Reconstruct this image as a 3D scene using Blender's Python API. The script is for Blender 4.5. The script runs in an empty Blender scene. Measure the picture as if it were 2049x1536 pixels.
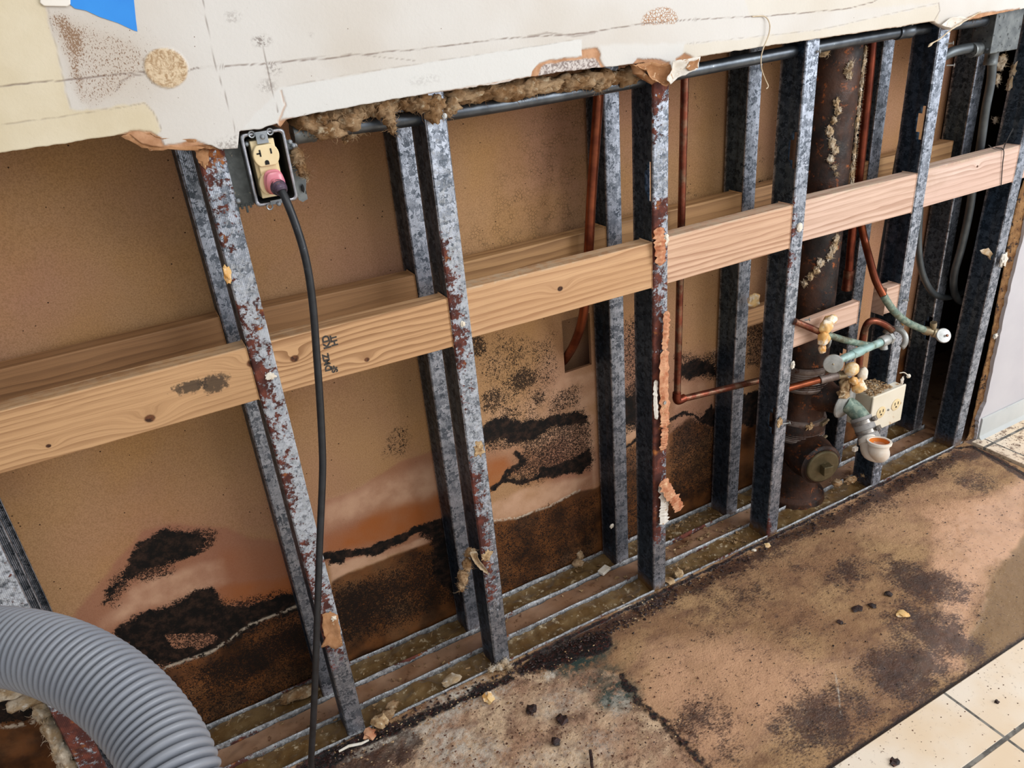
import bpy, bmesh, math, random
import numpy as np
from mathutils import Vector, Matrix, noise as mnoise
random.seed(7)
SC = bpy.context.scene
COL = SC.collection

# ------------------------------------------------------------------ camera, world, lights, exposure
F_PX = 1536.8; CX = 1024.5; CY = 768.0
R = np.array([[0.8754857367, -0.4759537341, -0.0836227710],
              [-0.2799093616, -0.3583975157, -0.8906188691],
              [0.3939231832, 0.8031309132, -0.4469958189]])
CAM = np.array([0.0, -1.14, 1.290])
cam_d = bpy.data.cameras.new('camera'); cam = bpy.data.objects.new('camera', cam_d); COL.objects.link(cam)
cam_d.sensor_fit = 'HORIZONTAL'; cam_d.sensor_width = 36.0; cam_d.lens = 36.0 * F_PX / 2049.0
cam_d.clip_start = 0.02; cam_d.clip_end = 60
cam.matrix_world = Matrix(((R[0][0], -R[1][0], -R[2][0], CAM[0]), (R[0][1], -R[1][1], -R[2][1], CAM[1]),
                           (R[0][2], -R[1][2], -R[2][2], CAM[2]), (0, 0, 0, 1)))
SC.camera = cam
SC.view_settings.view_transform = 'Standard'; SC.view_settings.look = 'None'
SC.view_settings.gamma = 1.0; SC.view_settings.exposure = 0.0; SC.view_settings.use_curve_mapping = False
wd = bpy.data.worlds.new('daylit_room'); SC.world = wd; wd.use_nodes = True
bg = wd.node_tree.nodes['Background']
# added ambient gradient, bright from front right, shaped to lift flanges and darken webs
_w = wd.node_tree; _tc = _w.nodes.new('ShaderNodeTexCoord'); _dp = _w.nodes.new('ShaderNodeVectorMath'); _dp.operation = 'DOT_PRODUCT'
_w.links.new(_tc.outputs['Generated'], _dp.inputs[0]); _dp.inputs[1].default_value = (.46, -.86, .20)
_mr = _w.nodes.new('ShaderNodeMapRange'); _w.links.new(_dp.outputs['Value'], _mr.inputs[0])
for _i, _q in enumerate((-.5, 1.0, .03, 1.06)): _mr.inputs[_i+1].default_value = _q
bg.inputs['Color'].default_value = (0.93, 0.96, 1.0, 1); _w.links.new(_mr.outputs[0], bg.inputs['Strength'])

def area_light(name, loc, target, size, size_y, power, color):
    l = bpy.data.lights.new(name, 'AREA'); l.shape = 'RECTANGLE'; l.size = size; l.size_y = size_y
    l.energy = power; l.color = color
    o = bpy.data.objects.new(name, l); COL.objects.link(o); o.location = loc
    o.rotation_euler = (Vector(target) - Vector(loc)).to_track_quat('-Z', 'Y').to_euler()
    return o
# daylight from a tall window to the right of the photographer, and an unseen weak warm area light overhead
area_light('window_daylight', (2.9, -2.5, 1.9), (1.4, 0.0, 0.35), 2.0, 1.7, 78, (0.95, 0.97, 1.0))
area_light('overhead_area_light', (0.3, -1.9, 2.9), (0.5, 0.0, 0.5), 1.2, 0.6, 12, (1.0, 0.97, 0.92))

def P(u, v, x=None, y=None, z=None, d=None):
    """world point seen at photo pixel (u, v) on a wall, floor or side plane"""
    r = R.T @ np.array([u - CX, v - CY, F_PX])
    if d is not None: t = d / F_PX
    elif x is not None: t = (x - CAM[0]) / r[0]
    elif y is not None: t = (y - CAM[1]) / r[1]
    else: t = (z - CAM[2]) / r[2]
    return Vector(CAM + t * r)

# ------------------------------------------------------------------ numpy noise and masks
RNG = np.random.default_rng(11)
_T = RNG.random((256, 256))
def vnoise(x, y, s=0):
    x = x + s * 17.31; y = y + s * 9.77
    xi = np.floor(x).astype(int); yi = np.floor(y).astype(int)
    fx = x - xi; fy = y - yi; fx = fx*fx*(3-2*fx); fy = fy*fy*(3-2*fy)
    a = _T[xi & 255, yi & 255]; b = _T[(xi+1) & 255, yi & 255]; c = _T[xi & 255, (yi+1) & 255]; d = _T[(xi+1) & 255, (yi+1) & 255]
    return (a*(1-fx)+b*fx)*(1-fy) + (c*(1-fx)+d*fx)*fy
def fbm(x, y, f, o=4, s=0):
    v = 0; a = .5; t = 0
    for i in range(o):
        v = v + a*vnoise(x*f, y*f, s+i*3); t += a; f *= 2.03; a *= .55
    return v/t
def sstep(a, b, x):
    t = np.clip((x-a)/(b-a), 0, 1); return t*t*(3-2*t)
def sd_poly(px, py, poly):
    d = np.full(px.shape, 1e9); ins = np.zeros(px.shape, bool); n = len(poly)
    for i in range(n):
        ax, ay = poly[i]; bx, by = poly[(i+1) % n]
        ex, ey = bx-ax, by-ay; wx, wy = px-ax, py-ay
        t = np.clip((wx*ex+wy*ey)/(ex*ex+ey*ey+1e-12), 0, 1)
        d = np.minimum(d, (wx-ex*t)**2+(wy-ey*t)**2)
        c = ((ay > py) != (by > py))
        xin = (bx-ax)*(py-ay)/((by-ay) if abs(by-ay) > 1e-12 else 1e-12)+ax
        ins ^= (c & (px < xin))
    d = np.sqrt(d); return np.where(ins, d, -d)
def d_line(px, py, pts):
    d = np.full(px.shape, 1e9)
    for (ax, ay), (bx, by) in zip(pts[:-1], pts[1:]):
        ex, ey = bx-ax, by-ay; wx, wy = px-ax, py-ay
        t = np.clip((wx*ex+wy*ey)/(ex*ex+ey*ey+1e-12), 0, 1)
        d = np.minimum(d, (wx-ex*t)**2+(wy-ey*t)**2)
    return np.sqrt(d)

class Field:
    """grid of surface points; masks are added as stains drawn with soft, noisy outlines"""
    def __init__(s, a, b, toab): s.a = a; s.b = b; s.ch = {}; s.toab = toab
    def _add(s, ch, m, mode='max'):
        if ch not in s.ch: s.ch[ch] = np.zeros(s.a.shape)
        s.ch[ch] = np.maximum(s.ch[ch], m) if mode == 'max' else (s.ch[ch]*(1-m) if mode == 'cut' else s.ch[ch]+m)
    def poly(s, ch, pts, soft=.006, amp=.012, fr=25, val=1.0, mode='max', seed=0):
        if ch == 'mold' and mode == 'max': soft *= 2.4; amp *= 1.2
        pl = [s.toab(*p) for p in pts]
        xs = [p[0] for p in pl]; ys = [p[1] for p in pl]; mg = soft+amp*2+.01
        sel = (s.a > min(xs)-mg) & (s.a < max(xs)+mg) & (s.b > min(ys)-mg) & (s.b < max(ys)+mg)
        m = np.zeros(s.a.shape)
        if sel.any():
            x, y = s.a[sel], s.b[sel]
            sd = sd_poly(x, y, pl) + (fbm(x, y, fr, 4, seed+len(s.ch))-.5)*2*amp
            m[sel] = sstep(-soft, soft, sd)*val
        s._add(ch, m, mode)
    def line(s, ch, pts, w=.002, soft=.001, amp=.0, fr=30, val=1.0, mode='max'):
        if ch == 'mold': soft *= 1.8; w *= 1.1
        pl = [s.toab(*p) for p in pts]
        xs = [p[0] for p in pl]; ys = [p[1] for p in pl]; mg = w+soft+amp*2+.01
        sel = (s.a > min(xs)-mg) & (s.a < max(xs)+mg) & (s.b > min(ys)-mg) & (s.b < max(ys)+mg)
        m = np.zeros(s.a.shape)
        if sel.any():
            x, y = s.a[sel], s.b[sel]
            dd = d_line(x+(fbm(x, y, fr, 3, 5)-.5)*2*amp, y+(fbm(x, y, fr, 3, 8)-.5)*2*amp, pl)
            m[sel] = (1-sstep(w-soft, w+soft, dd))*val
        s._add(ch, m, mode)
    def blob(s, ch, u, v, ru, rv, soft=.5, val=1.0, amp=.35, mode='max', seed=0):
        c = s.toab(u, v); e = s.toab(u+ru, v); g = s.toab(u, v+rv)
        ra = math.hypot(e[0]-c[0], e[1]-c[1]); rb = math.hypot(g[0]-c[0], g[1]-c[1])
        x = (s.a-c[0]); y = (s.b-c[1]); m = np.zeros(s.a.shape)
        sel = (abs(x) < ra*2.2) & (abs(y) < rb*2.2)
        if sel.any():
            r = np.sqrt((x[sel]/ra)**2+(y[sel]/rb)**2) + (fbm(s.a[sel], s.b[sel], 1.5/min(ra, rb), 4, seed)-.5)*2*amp
            m[sel] = (1-sstep(1-soft, 1+soft, r))*val
        s._add(ch, m, mode)

# ------------------------------------------------------------------ node materials
def hexc(h):
    h = h.lstrip('#'); v = [int(h[i:i+2], 16)/255 for i in (0, 2, 4)]
    return tuple((c/12.92 if c <= .04045 else ((c+.055)/1.055)**2.4) for c in v)+(1,)
class NT:
    def __init__(s, name):
        s.m = bpy.data.materials.new(name); s.m.use_nodes = True; s.t = s.m.node_tree
        s.b = s.t.nodes['Principled BSDF']; s._pos = None; s._att = {}
    def N(s, t, **k):
        n = s.t.nodes.new(t)
        for a, b in k.items(): setattr(n, a, b)
        return n
    def L(s, a, b): s.t.links.new(a, b)
    def put(s, sock, v):
        if isinstance(v, bpy.types.NodeSocket): s.L(v, sock)
        else: sock.default_value = v
    def pos(s):
        if s._pos is None: s._pos = s.N('ShaderNodeNewGeometry').outputs['Position']
        return s._pos
    def scaled(s, vec, sc, off=(0, 0, 0)):
        n = s.N('ShaderNodeMapping'); n.inputs['Scale'].default_value = sc; n.inputs['Location'].default_value = off
        s.L(vec, n.inputs['Vector']); return n.outputs[0]
    def noise(s, scale, detail=4, rough=.55, vec=None, dist=0.0, out='Fac'):
        n = s.N('ShaderNodeTexNoise'); n.inputs['Scale'].default_value = scale; n.inputs['Detail'].default_value = detail
        n.inputs['Roughness'].default_value = rough; n.inputs['Distortion'].default_value = dist
        s.L(vec or s.pos(), n.inputs['Vector']); return n.outputs[out]
    def vor(s, scale, feature='F1', vec=None, out='Distance', rnd=1.0):
        n = s.N('ShaderNodeTexVoronoi', feature=feature); n.inputs['Scale'].default_value = scale; n.inputs['Randomness'].default_value = rnd
        s.L(vec or s.pos(), n.inputs['Vector']); return n.outputs[out]
    def wave(s, scale, dist, detail, vec=None, dirn='Z', prof='SIN'):
        n = s.N('ShaderNodeTexWave', bands_direction=dirn, wave_profile=prof); n.inputs['Scale'].default_value = scale
        n.inputs['Distortion'].default_value = dist; n.inputs['Detail'].default_value = detail; n.inputs['Detail Scale'].default_value = 1.2
        s.L(vec or s.pos(), n.inputs['Vector']); return n.outputs['Fac']
    def math(s, op, a, b=0.0, c=None, clamp=False):
        n = s.N('ShaderNodeMath', operation=op, use_clamp=clamp); s.put(n.inputs[0], a); s.put(n.inputs[1], b)
        if c is not None: s.put(n.inputs[2], c)
        return n.outputs[0]
    def ss(s, v, a, b, lo=0.0, hi=1.0):
        n = s.N('ShaderNodeMapRange', interpolation_type='SMOOTHSTEP'); s.put(n.inputs[0], v)
        for i, q in enumerate((a, b, lo, hi)): s.put(n.inputs[i+1], q)
        return n.outputs[0]
    def mix(s, f, a, b, mode='MIX'):
        n = s.N('ShaderNodeMix', data_type='RGBA', blend_type=mode); s.put(n.inputs[0], f); s.put(n.inputs[6], a); s.put(n.inputs[7], b)
        return n.outputs[2]
    def mixf(s, f, a, b):
        n = s.N('ShaderNodeMix', data_type='FLOAT'); s.put(n.inputs[0], f); s.put(n.inputs[2], a); s.put(n.inputs[3], b)
        return n.outputs[0]
    def att(s, name, i):
        if name not in s._att:
            a = s.N('ShaderNodeAttribute', attribute_name=name); sp = s.N('ShaderNodeSeparateColor'); s.L(a.outputs['Color'], sp.inputs[0])
            s._att[name] = list(sp.outputs)
        return s._att[name][i]
    def bump(s, h, strength=.3, dist=.001):
        n = s.N('ShaderNodeBump'); n.inputs['Strength'].default_value = strength; n.inputs['Distance'].default_value = dist
        s.put(n.inputs['Height'], h); s.L(n.outputs[0], s.b.inputs['Normal']); return n
    def out(s, color=None, rough=None, metal=None, spec=None):
        if color is not None: s.put(s.b.inputs['Base Color'], color)
        if rough is not None: s.put(s.b.inputs['Roughness'], rough)
        if metal is not None: s.put(s.b.inputs['Metallic'], metal)
        if spec is not None: s.put(s.b.inputs['Specular IOR Level'], spec)
        return s.m

def mat_simple(name, c1, c2=None, scale=40, rough=.6, metal=0.0, bump=.2, bd=.0006, dirt=None, dscale=60, dth=(.55, .7), detail=5):
    n = NT(name); c1 = hexc(c1); c2 = hexc(c2) if c2 else c1
    f = n.ss(n.noise(scale, detail), .3, .7)
    col = n.mix(f, c1, c2)
    if dirt:
        g = n.ss(n.noise(dscale, 6, .65), *dth); col = n.mix(g, col, hexc(dirt))
    n.bump(n.noise(scale*4, 4), bump, bd)
    return n.out(col, rough, metal)

# ------------------------------------------------------------------ mesh building
def mk_mesh(name, v, f, smooth=None):
    me = bpy.data.meshes.new(name); me.from_pydata([tuple(p) for p in v], [], f); me.update()
    return me
WLOC = {}
def tag(o, label=None, cat=None, group=None, kind=None):
    if label: o['label'] = label
    if cat: o['category'] = cat
    if group: o['group'] = group
    if kind: o['kind'] = kind
    return o
def thing(name, label, cat, loc, group=None):
    o = bpy.data.objects.new(name, None); COL.objects.link(o); o.location = loc; o.empty_display_size = .02
    WLOC[o.name] = Vector(loc); return tag(o, label, cat, group)

class MB:
    def __init__(s): s.v = []; s.f = []; s.at = {}
    def add(s, v, f):
        k = len(s.v); s.v += [Vector(p) for p in v]; s.f += [tuple(i+k for i in q) for q in f]; return s
    def box(s, x0, x1, y0, y1, z0, z1):
        v = [(x, y, z) for z in (z0, z1) for y in (y0, y1) for x in (x0, x1)]
        return s.add(v, [(0, 2, 3, 1), (4, 5, 7, 6), (0, 1, 5, 4), (2, 6, 7, 3), (0, 4, 6, 2), (1, 3, 7, 5)])
    def obox(s, c, ax, ay, az):
        c, ax, ay, az = map(Vector, (c, ax, ay, az))
        v = [c+ax*i+ay*j+az*k for k in (-1, 1) for j in (-1, 1) for i in (-1, 1)]
        return s.add(v, [(0, 2, 3, 1), (4, 5, 7, 6), (0, 1, 5, 4), (2, 6, 7, 3), (0, 4, 6, 2), (1, 3, 7, 5)])
    def tube(s, path, r, n=14, cap=True, rfun=None):
        path = [Vector(p) for p in path]; m = len(path)
        rs = [r]*m if not hasattr(r, '__len__') else list(r)
        up = None; V = []; Fc = []
        for i, p in enumerate(path):
            t = (path[min(i+1, m-1)]-path[max(i-1, 0)]).normalized()
            if up is None:
                up = t.cross(Vector((0.3, .2, 1))); up = t.cross(Vector((1, 0, 0))) if up.length < .1 else up
                up.normalize()
            else: up = (up-t*up.dot(t)).normalized()
            w = t.cross(up)
            for k in range(n):
                a = 2*math.pi*k/n; rr = rs[i]*(rfun(i, a) if rfun else 1)
                V.append(p+(up*math.cos(a)+w*math.sin(a))*rr)
        for i in range(m-1):
            for k in range(n):
                Fc.append((i*n+k, i*n+(k+1) % n, (i+1)*n+(k+1) % n, (i+1)*n+k))
        if cap: Fc.append(tuple(range(n-1, -1, -1))); Fc.append(tuple((m-1)*n+k for k in range(n)))
        return s.add(V, Fc)
    def lathe(s, o, axis, prof, n=28, cap=True):
        o = Vector(o); ax = Vector(axis).normalized(); u = ax.orthogonal().normalized(); w = ax.cross(u); V = []; Fc = []
        for (h, r) in prof:
            for k in range(n):
                a = 2*math.pi*k/n; V.append(o+ax*h+(u*math.cos(a)+w*math.sin(a))*r)
        for i in range(len(prof)-1):
            for k in range(n): Fc.append((i*n+k, i*n+(k+1) % n, (i+1)*n+(k+1) % n, (i+1)*n+k))
        if cap: Fc.append(tuple(range(n-1, -1, -1))); Fc.append(tuple((len(prof)-1)*n+k for k in range(n)))
        return s.add(V, Fc)
    def prism(s, pts, off):
        """polygon of 3-D points pushed along off"""
        pts = [Vector(p) for p in pts]; off = Vector(off); n = len(pts)
        return s.add(pts+[p+off for p in pts], [tuple(range(n-1, -1, -1)), tuple(range(n, 2*n))]+[(i, (i+1) % n, (i+1) % n+n, i+n) for i in range(n)])
    def blob(s, c, rad, amp=.25, fr=1.6, seed=0, sub=3, rot=None):
        bm = bmesh.new(); bmesh.ops.create_icosphere(bm, subdivisions=sub, radius=1.0)
        V = []
        for q in bm.verts:
            d = q.co.copy(); k = 1+amp*2*(mnoise.fractal(d*fr+Vector((seed*3.1, seed*1.7, seed)), .9, 2.1, 4))
            e = Vector((d.x*rad[0]*k, d.y*rad[1]*k, d.z*rad[2]*k))
            if rot is not None: e = rot @ e
            V.append(Vector(c)+e)
        bm.verts.index_update(); Fc = [tuple(w.index for w in f.verts) for f in bm.faces]; bm.free()
        return s.add(V, Fc)
    def fiber(s, p, d, L, w, seg=4, curl=.5):
        p = Vector(p); d = Vector(d).normalized(); side = d.orthogonal().normalized(); pts = []; q = p.copy()
        for i in range(seg+1):
            pts.append(q.copy()); q = q+d*(L/seg)
            d = (d+Vector((random.uniform(-1, 1), random.uniform(-1, 1), random.uniform(-1, 1)))*curl).normalized()
        rs = [w*(1-.85*i/seg) for i in range(seg+1)]
        return s.tube(pts, rs, 3, False)
    def build(s, name, mat, parent=None, smooth=30, bevel=0, solid=0, origin='base', sub=0, segs=2):
        v = np.array([tuple(p) for p in s.v]); mn, mx = v.min(0), v.max(0)
        base = Vector(((mn[0]+mx[0])/2, (mn[1]+mx[1])/2, mn[2]))
        me = mk_mesh(name, v-np.array(base), s.f)
        if smooth is not None:
            me.polygons.foreach_set('use_smooth', [True]*len(me.polygons)); me.set_sharp_from_angle(angle=math.radians(smooth))
        for an, dat in s.at.items():
            a = me.attributes.new(an, 'FLOAT_COLOR', 'POINT'); a.data.foreach_set('color', np.asarray(dat, dtype=np.float32).ravel())
        me.materials.append(mat)
        o = bpy.data.objects.new(name, me); COL.objects.link(o)
        if parent is not None: o.parent = parent; o.location = base-WLOC[parent.name]
        else: o.location = base
        WLOC[o.name] = base.copy()
        if solid: md = o.modifiers.new('thickness', 'SOLIDIFY'); md.thickness = abs(solid); md.offset = -1 if solid > 0 else 1
        if bevel: md = o.modifiers.new('bevel', 'BEVEL'); md.width = bevel; md.segments = segs; md.limit_method = 'ANGLE'; md.angle_limit = .7
        if sub: md = o.modifiers.new('sub', 'SUBSURF'); md.levels = sub; md.render_levels = sub
        return o

def smooth_path(pts, n=8):
    p = [Vector(q) for q in pts]; p = [p[0]*2-p[1]]+p+[p[-1]*2-p[-2]]; out = []
    for i in range(1, len(p)-2):
        for k in range(n):
            t = k/n; a, b, c, d = p[i-1], p[i], p[i+1], p[i+2]
            out.append(.5*((2*b)+(-a+c)*t+(2*a-5*b+4*c-d)*t*t+(-a+3*b-3*c+d)*t**3))
    out.append(p[-2]); return out
def grid_mesh(name, A, B, co, mats, chans, mat, kind='structure'):
    """dense sheet over index arrays; co = Nx3 numpy; stain channels stored as colour attributes"""
    na, nb = A.shape; idx = np.arange(na*nb).reshape(na, nb)
    q = np.stack([idx[:-1, :-1], idx[1:, :-1], idx[1:, 1:], idx[:-1, 1:]], -1).reshape(-1, 4)
    if mats is not None: q = q[mats.reshape(-1)]
    mn, mx = co.min(0), co.max(0); base = np.array([(mn[0]+mx[0])/2, (mn[1]+mx[1])/2, mn[2]])
    me = bpy.data.meshes.new(name); me.vertices.add(len(co)); me.vertices.foreach_set('co', (co-base).astype(np.float32).ravel())
    me.loops.add(len(q)*4); me.loops.foreach_set('vertex_index', q.ravel().astype(np.int32))
    me.polygons.add(len(q)); me.polygons.foreach_set('loop_start', np.arange(0, len(q)*4, 4, dtype=np.int32))
    me.update(calc_edges=True); me.validate()
    me.polygons.foreach_set('use_smooth', [True]*len(me.polygons))
    for an, cs in chans.items():
        a = me.attributes.new(an, 'FLOAT_COLOR', 'POINT')
        d = np.ones((len(co), 4), np.float32)
        for i, c in enumerate(cs[:3]): d[:, i] = c.ravel() if c is not None else 0
        a.data.foreach_set('color', d.ravel())
    me.materials.append(mat); o = bpy.data.objects.new(name, me); COL.objects.link(o); o.location = base
    WLOC[o.name] = Vector(base)
    if kind: o['kind'] = kind
    return o
# ------------------------------------------------------------------ materials
def mat_board():
    n = NT('gypsum_backing_paper')
    big = n.ss(n.noise(2.2, 3), .35, .65)
    base = n.mix(big, hexc('#b88f66'), hexc('#ae8068'))
    base = n.mix(n.math('MULTIPLY', n.ss(n.noise(5, 4), .4, .75), .45), base, hexc('#b98745'))
    gr = n.noise(420, 4, .8)
    base = n.mix(n.ss(gr, .38, .66, 0, .6), base, hexc('#84603c'), 'MIX')
    fl = n.math('LESS_THAN', n.vor(80), .10)
    base = n.mix(n.math('MULTIPLY', fl, n.math('GREATER_THAN', n.noise(35, 2), .56)), base, hexc('#3a2416'))
    mold, speck, wet = (n.att('sA', i) for i in range(3))
    pale, orange, crackle = (n.att('sB', i) for i in range(3))
    tint, line, dark = (n.att('sC', i) for i in range(3))
    col = n.mix(n.math('MULTIPLY', tint, .65), base, hexc('#9a6450'))
    col = n.mix(n.math('MULTIPLY', orange, n.ss(n.noise(14, 4), .25, .7, .45, .95)), col, hexc('#a25c2a'))
    col = n.mix(n.math('MULTIPLY', pale, n.ss(n.noise(22, 5), .3, .7, .3, 1.0)), col, hexc('#cda384'))
    wcol = n.mix(n.ss(n.noise(16, 5), .35, .65), hexc('#6e4220'), hexc('#38200f'))
    col = n.mix(n.math('MULTIPLY', wet, n.ss(n.noise(9, 4), .2, .6, .75, 1.0)), col, wcol)
    ring = n.math('SUBTRACT', 1.0, n.ss(n.vor(150, 'DISTANCE_TO_EDGE', vec=n.pos()), .02, .13))
    cr = n.math('MULTIPLY', crackle, n.math('MULTIPLY', ring, n.ss(n.noise(40, 3), .35, .65)))
    col = n.mix(n.math('MULTIPLY', cr, .6), col, hexc('#5a4630'))
    # black mould: solid core, then a fringe of small worm-like colonies
    worm = n.noise(230, 3, .55, dist=1.6)
    th = n.math('SUBTRACT', 1.0, n.math('MULTIPLY', speck, .47))
    sp = n.ss(n.math('SUBTRACT', worm, n.math('MULTIPLY', th, .72)), .0, .05)
    sp = n.math('MULTIPLY', sp, n.ss(speck, .05, .3))
    clump = n.ss(n.math('ADD', speck, n.noise(28, 5, .6)), .75, 1.15)
    sp = n.math('MULTIPLY', sp, n.math('MAXIMUM', clump, wet))
    col = n.mix(n.math('MULTIPLY', sp, .92), col, hexc('#17110e'))
    mz = n.math('ADD', n.math('MULTIPLY', n.math('SUBTRACT', n.noise(38, 7, .78), .5), 1.5), n.math('MULTIPLY', n.math('SUBTRACT', n.noise(230, 4, .7, dist=1.0), .5), 1.2))
    core = n.math('MULTIPLY', n.ss(n.math('ADD', n.math('MULTIPLY', mold, 1.25), mz), .50, .72), n.ss(mold, .02, .15))
    bl = n.mix(n.ss(n.noise(60, 7, .75), .42, .72), hexc('#0a0909'), hexc('#3d2a20'))
    col = n.mix(core, col, bl)
    ln = n.math('MULTIPLY', line, n.ss(n.noise(130, 4), .4, .55))
    col = n.mix(n.math('MULTIPLY', ln, .8), col, hexc('#c9b8a2'))
    h = n.math('ADD', n.noise(350, 4), n.math('ADD', n.math('MULTIPLY', core, .9), n.math('MULTIPLY', ln, 2.0)))
    n.bump(h, .5, .0008)
    rough = n.mixf(n.math('MAXIMUM', core, wet), .85, .55)
    return n.out(col, rough, 0.0, .25)

def mat_drywall():
    n = NT('painted_drywall')
    cream, torn, speck = (n.att('sA', i) for i in range(3))
    line, circ, band = (n.att('sB', i) for i in range(3))
    dirt, gyp, crk = (n.att('sC', i) for i in range(3))
    base = n.mix(n.ss(n.noise(3.5, 3), .35, .65), hexc('#d3cfc9'), hexc('#c9c1b6'))
    base = n.mix(band, base, hexc('#d6d5d1'))
    cr = n.mix(n.ss(n.noise(8, 4), .35, .65), hexc('#d8ccb2'), hexc('#cfc1a3'))
    col = n.mix(cream, base, cr)
    tiny = n.math('MULTIPLY', n.math('LESS_THAN', n.vor(70), .045), n.math('GREATER_THAN', n.noise(20, 2), .55))
    col = n.mix(tiny, col, hexc('#6e5646'))
    spn = n.ss(n.math('SUBTRACT', n.noise(620, 3, .65, vec=n.scaled(n.pos(), (1, 1, .6))), n.math('SUBTRACT', .69, n.math('MULTIPLY', speck, .27))), 0, .07)
    col = n.mix(n.math('MULTIPLY', n.math('MULTIPLY', spn, n.ss(speck, .02, .2)), .85), col, hexc('#6b472c'))
    col = n.mix(n.math('MULTIPLY', speck, .38), col, hexc('#9a7650'))
    cc = n.mix(n.ss(n.noise(120, 5, .6, dist=1.5), .35, .6), hexc('#a98a66'), hexc('#d6c0a0'))
    col = n.mix(circ, col, cc)
    ck = n.math('SUBTRACT', 1.0, n.ss(n.vor(210, 'DISTANCE_TO_EDGE'), .03, .15))
    col = n.mix(n.math('MULTIPLY', crk, ck), col, hexc('#a5764c'))
    ds = n.math('MULTIPLY', dirt, n.ss(n.noise(260, 4, .6), .42, .62))
    col = n.mix(n.math('MULTIPLY', ds, .75), col, hexc('#6b5d55'))
    g = n.mix(n.ss(n.noise(300, 4), .4, .6), hexc('#cfc6c0'), hexc('#8e817c'))
    tc = n.mix(n.ss(n.noise(60, 5), .3, .7), hexc('#c79a77'), hexc('#a87a58'))
    col = n.mix(torn, col, tc); col = n.mix(gyp, col, g)
    col = n.mix(n.math('MULTIPLY', line, .85), col, hexc('#7d6a60'))
    h = n.math('ADD', n.noise(170, 5, .6), n.math('MULTIPLY', n.noise(28, 4), 1.2))
    h = n.math('ADD', h, n.math('MULTIPLY', circ, n.math('MULTIPLY', n.noise(160, 3, dist=2), 4.0)))
    h = n.math('SUBTRACT', h, n.math('MULTIPLY', n.math('MAXIMUM', line, torn), 2.0))
    n.bump(h, .45, .0008)
    return n.out(col, n.mixf(torn, .55, .9), 0.0, .35)

def mat_subfloor():
    n = NT('stained_subfloor')
    dark, grit, grey = (n.att('sA', i) for i in range(3))
    wet, green, powder = (n.att('sB', i) for i in range(3))
    line, olive, pink = (n.att('sC', i) for i in range(3))
    v = n.scaled(n.pos(), (1, 1.9, 1))
    col = n.mix(n.ss(n.noise(5, 5, .6), .35, .65), hexc('#bb9468'), hexc('#9c7350'))
    col = n.mix(n.ss(n.noise(12, 7, .7, vec=v), .45, .68, 0, .8), col, hexc('#74503a'))
    col = n.mix(n.math('MULTIPLY', pink, n.ss(n.noise(13, 5), .2, .6, .5, 1.0)), col, hexc('#d9a882'))
    gc = n.mix(n.ss(n.noise(30, 7, .7), .35, .6), hexc('#a5836a'), hexc('#e4c4a0'))
    gc = n.mix(n.ss(n.noise(9, 5), .4, .65), gc, hexc('#b98f70'))
    gc = n.mix(n.ss(n.noise(18, 7, .75), .50, .66, 0, .75), gc, hexc('#6e5140'))
    gc = n.mix(n.ss(n.noise(130, 6, .75), .55, .65), gc, hexc('#3e2b24'))
    col = n.mix(grey, col, gc)
    col = n.mix(n.math('MULTIPLY', olive, .85), col, hexc('#8a6a41'))
    dk = n.math('MULTIPLY', n.ss(n.math('ADD', dark, n.math('ADD', n.math('MULTIPLY', n.math('SUBTRACT', n.noise(24, 8, .75), .5), 1.5), n.math('MULTIPLY', n.math('SUBTRACT', n.noise(150, 5, .7, vec=v), .5), 1.6))), .38, .85), n.ss(dark, .02, .3))
    col = n.mix(n.math('MULTIPLY', dk, .9), col, n.mix(n.ss(n.noise(50, 4), .35, .65), hexc('#4d2f22'), hexc('#33201d')))
    sp = n.ss(n.noise(150, 6, .75), .56, .66)
    col = n.mix(n.math('MULTIPLY', sp, n.ss(n.noise(9, 3), .35, .6, .3, 1)), col, hexc('#4a2d20'))
    fb = n.ss(n.noise(240, 3, .6, vec=n.scaled(n.pos(), (1, 2.2, 1)), dist=1.2), .64, .70)
    col = n.mix(n.math('MULTIPLY', fb, .55), col, hexc('#d8bb96'))
    col = n.mix(n.math('MULTIPLY', green, n.ss(n.noise(60, 6, .7), .35, .55)), col, hexc('#2c3f38'))
    pw = n.math('MULTIPLY', powder, n.ss(n.noise(75, 7, .75), .38, .6))
    col = n.mix(pw, col, hexc('#e6dccb'))
    gk = n.math('MULTIPLY', n.ss(n.math('ADD', grit, n.math('MULTIPLY', n.math('SUBTRACT', n.noise(75, 7, .75), .5), 1.6)), .35, .75), n.ss(grit, .02, .3))
    col = n.mix(gk, col, n.mix(n.ss(n.noise(140, 4), .45, .7), hexc('#14100f'), hexc('#4a1f16')))
    col = n.mix(line, col, hexc('#2a1d18'))
    h = n.math('ADD', n.math('MULTIPLY', n.noise(55, 7, .7), 2.0), n.math('ADD', n.math('MULTIPLY', n.noise(220, 5, .7), .8), n.math('MULTIPLY', gk, 1.5)))
    dry = n.math('SUBTRACT', 1.0, n.math('MULTIPLY', wet, .86))
    n.bump(n.math('MULTIPLY', h, dry), .9, .0022)
    rough = n.mixf(wet, n.mixf(n.math('MAXIMUM', gk, dk), .75, .34), .10)
    return n.out(col, rough, 0.0, n.mixf(wet, .5, 1.0))

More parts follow.
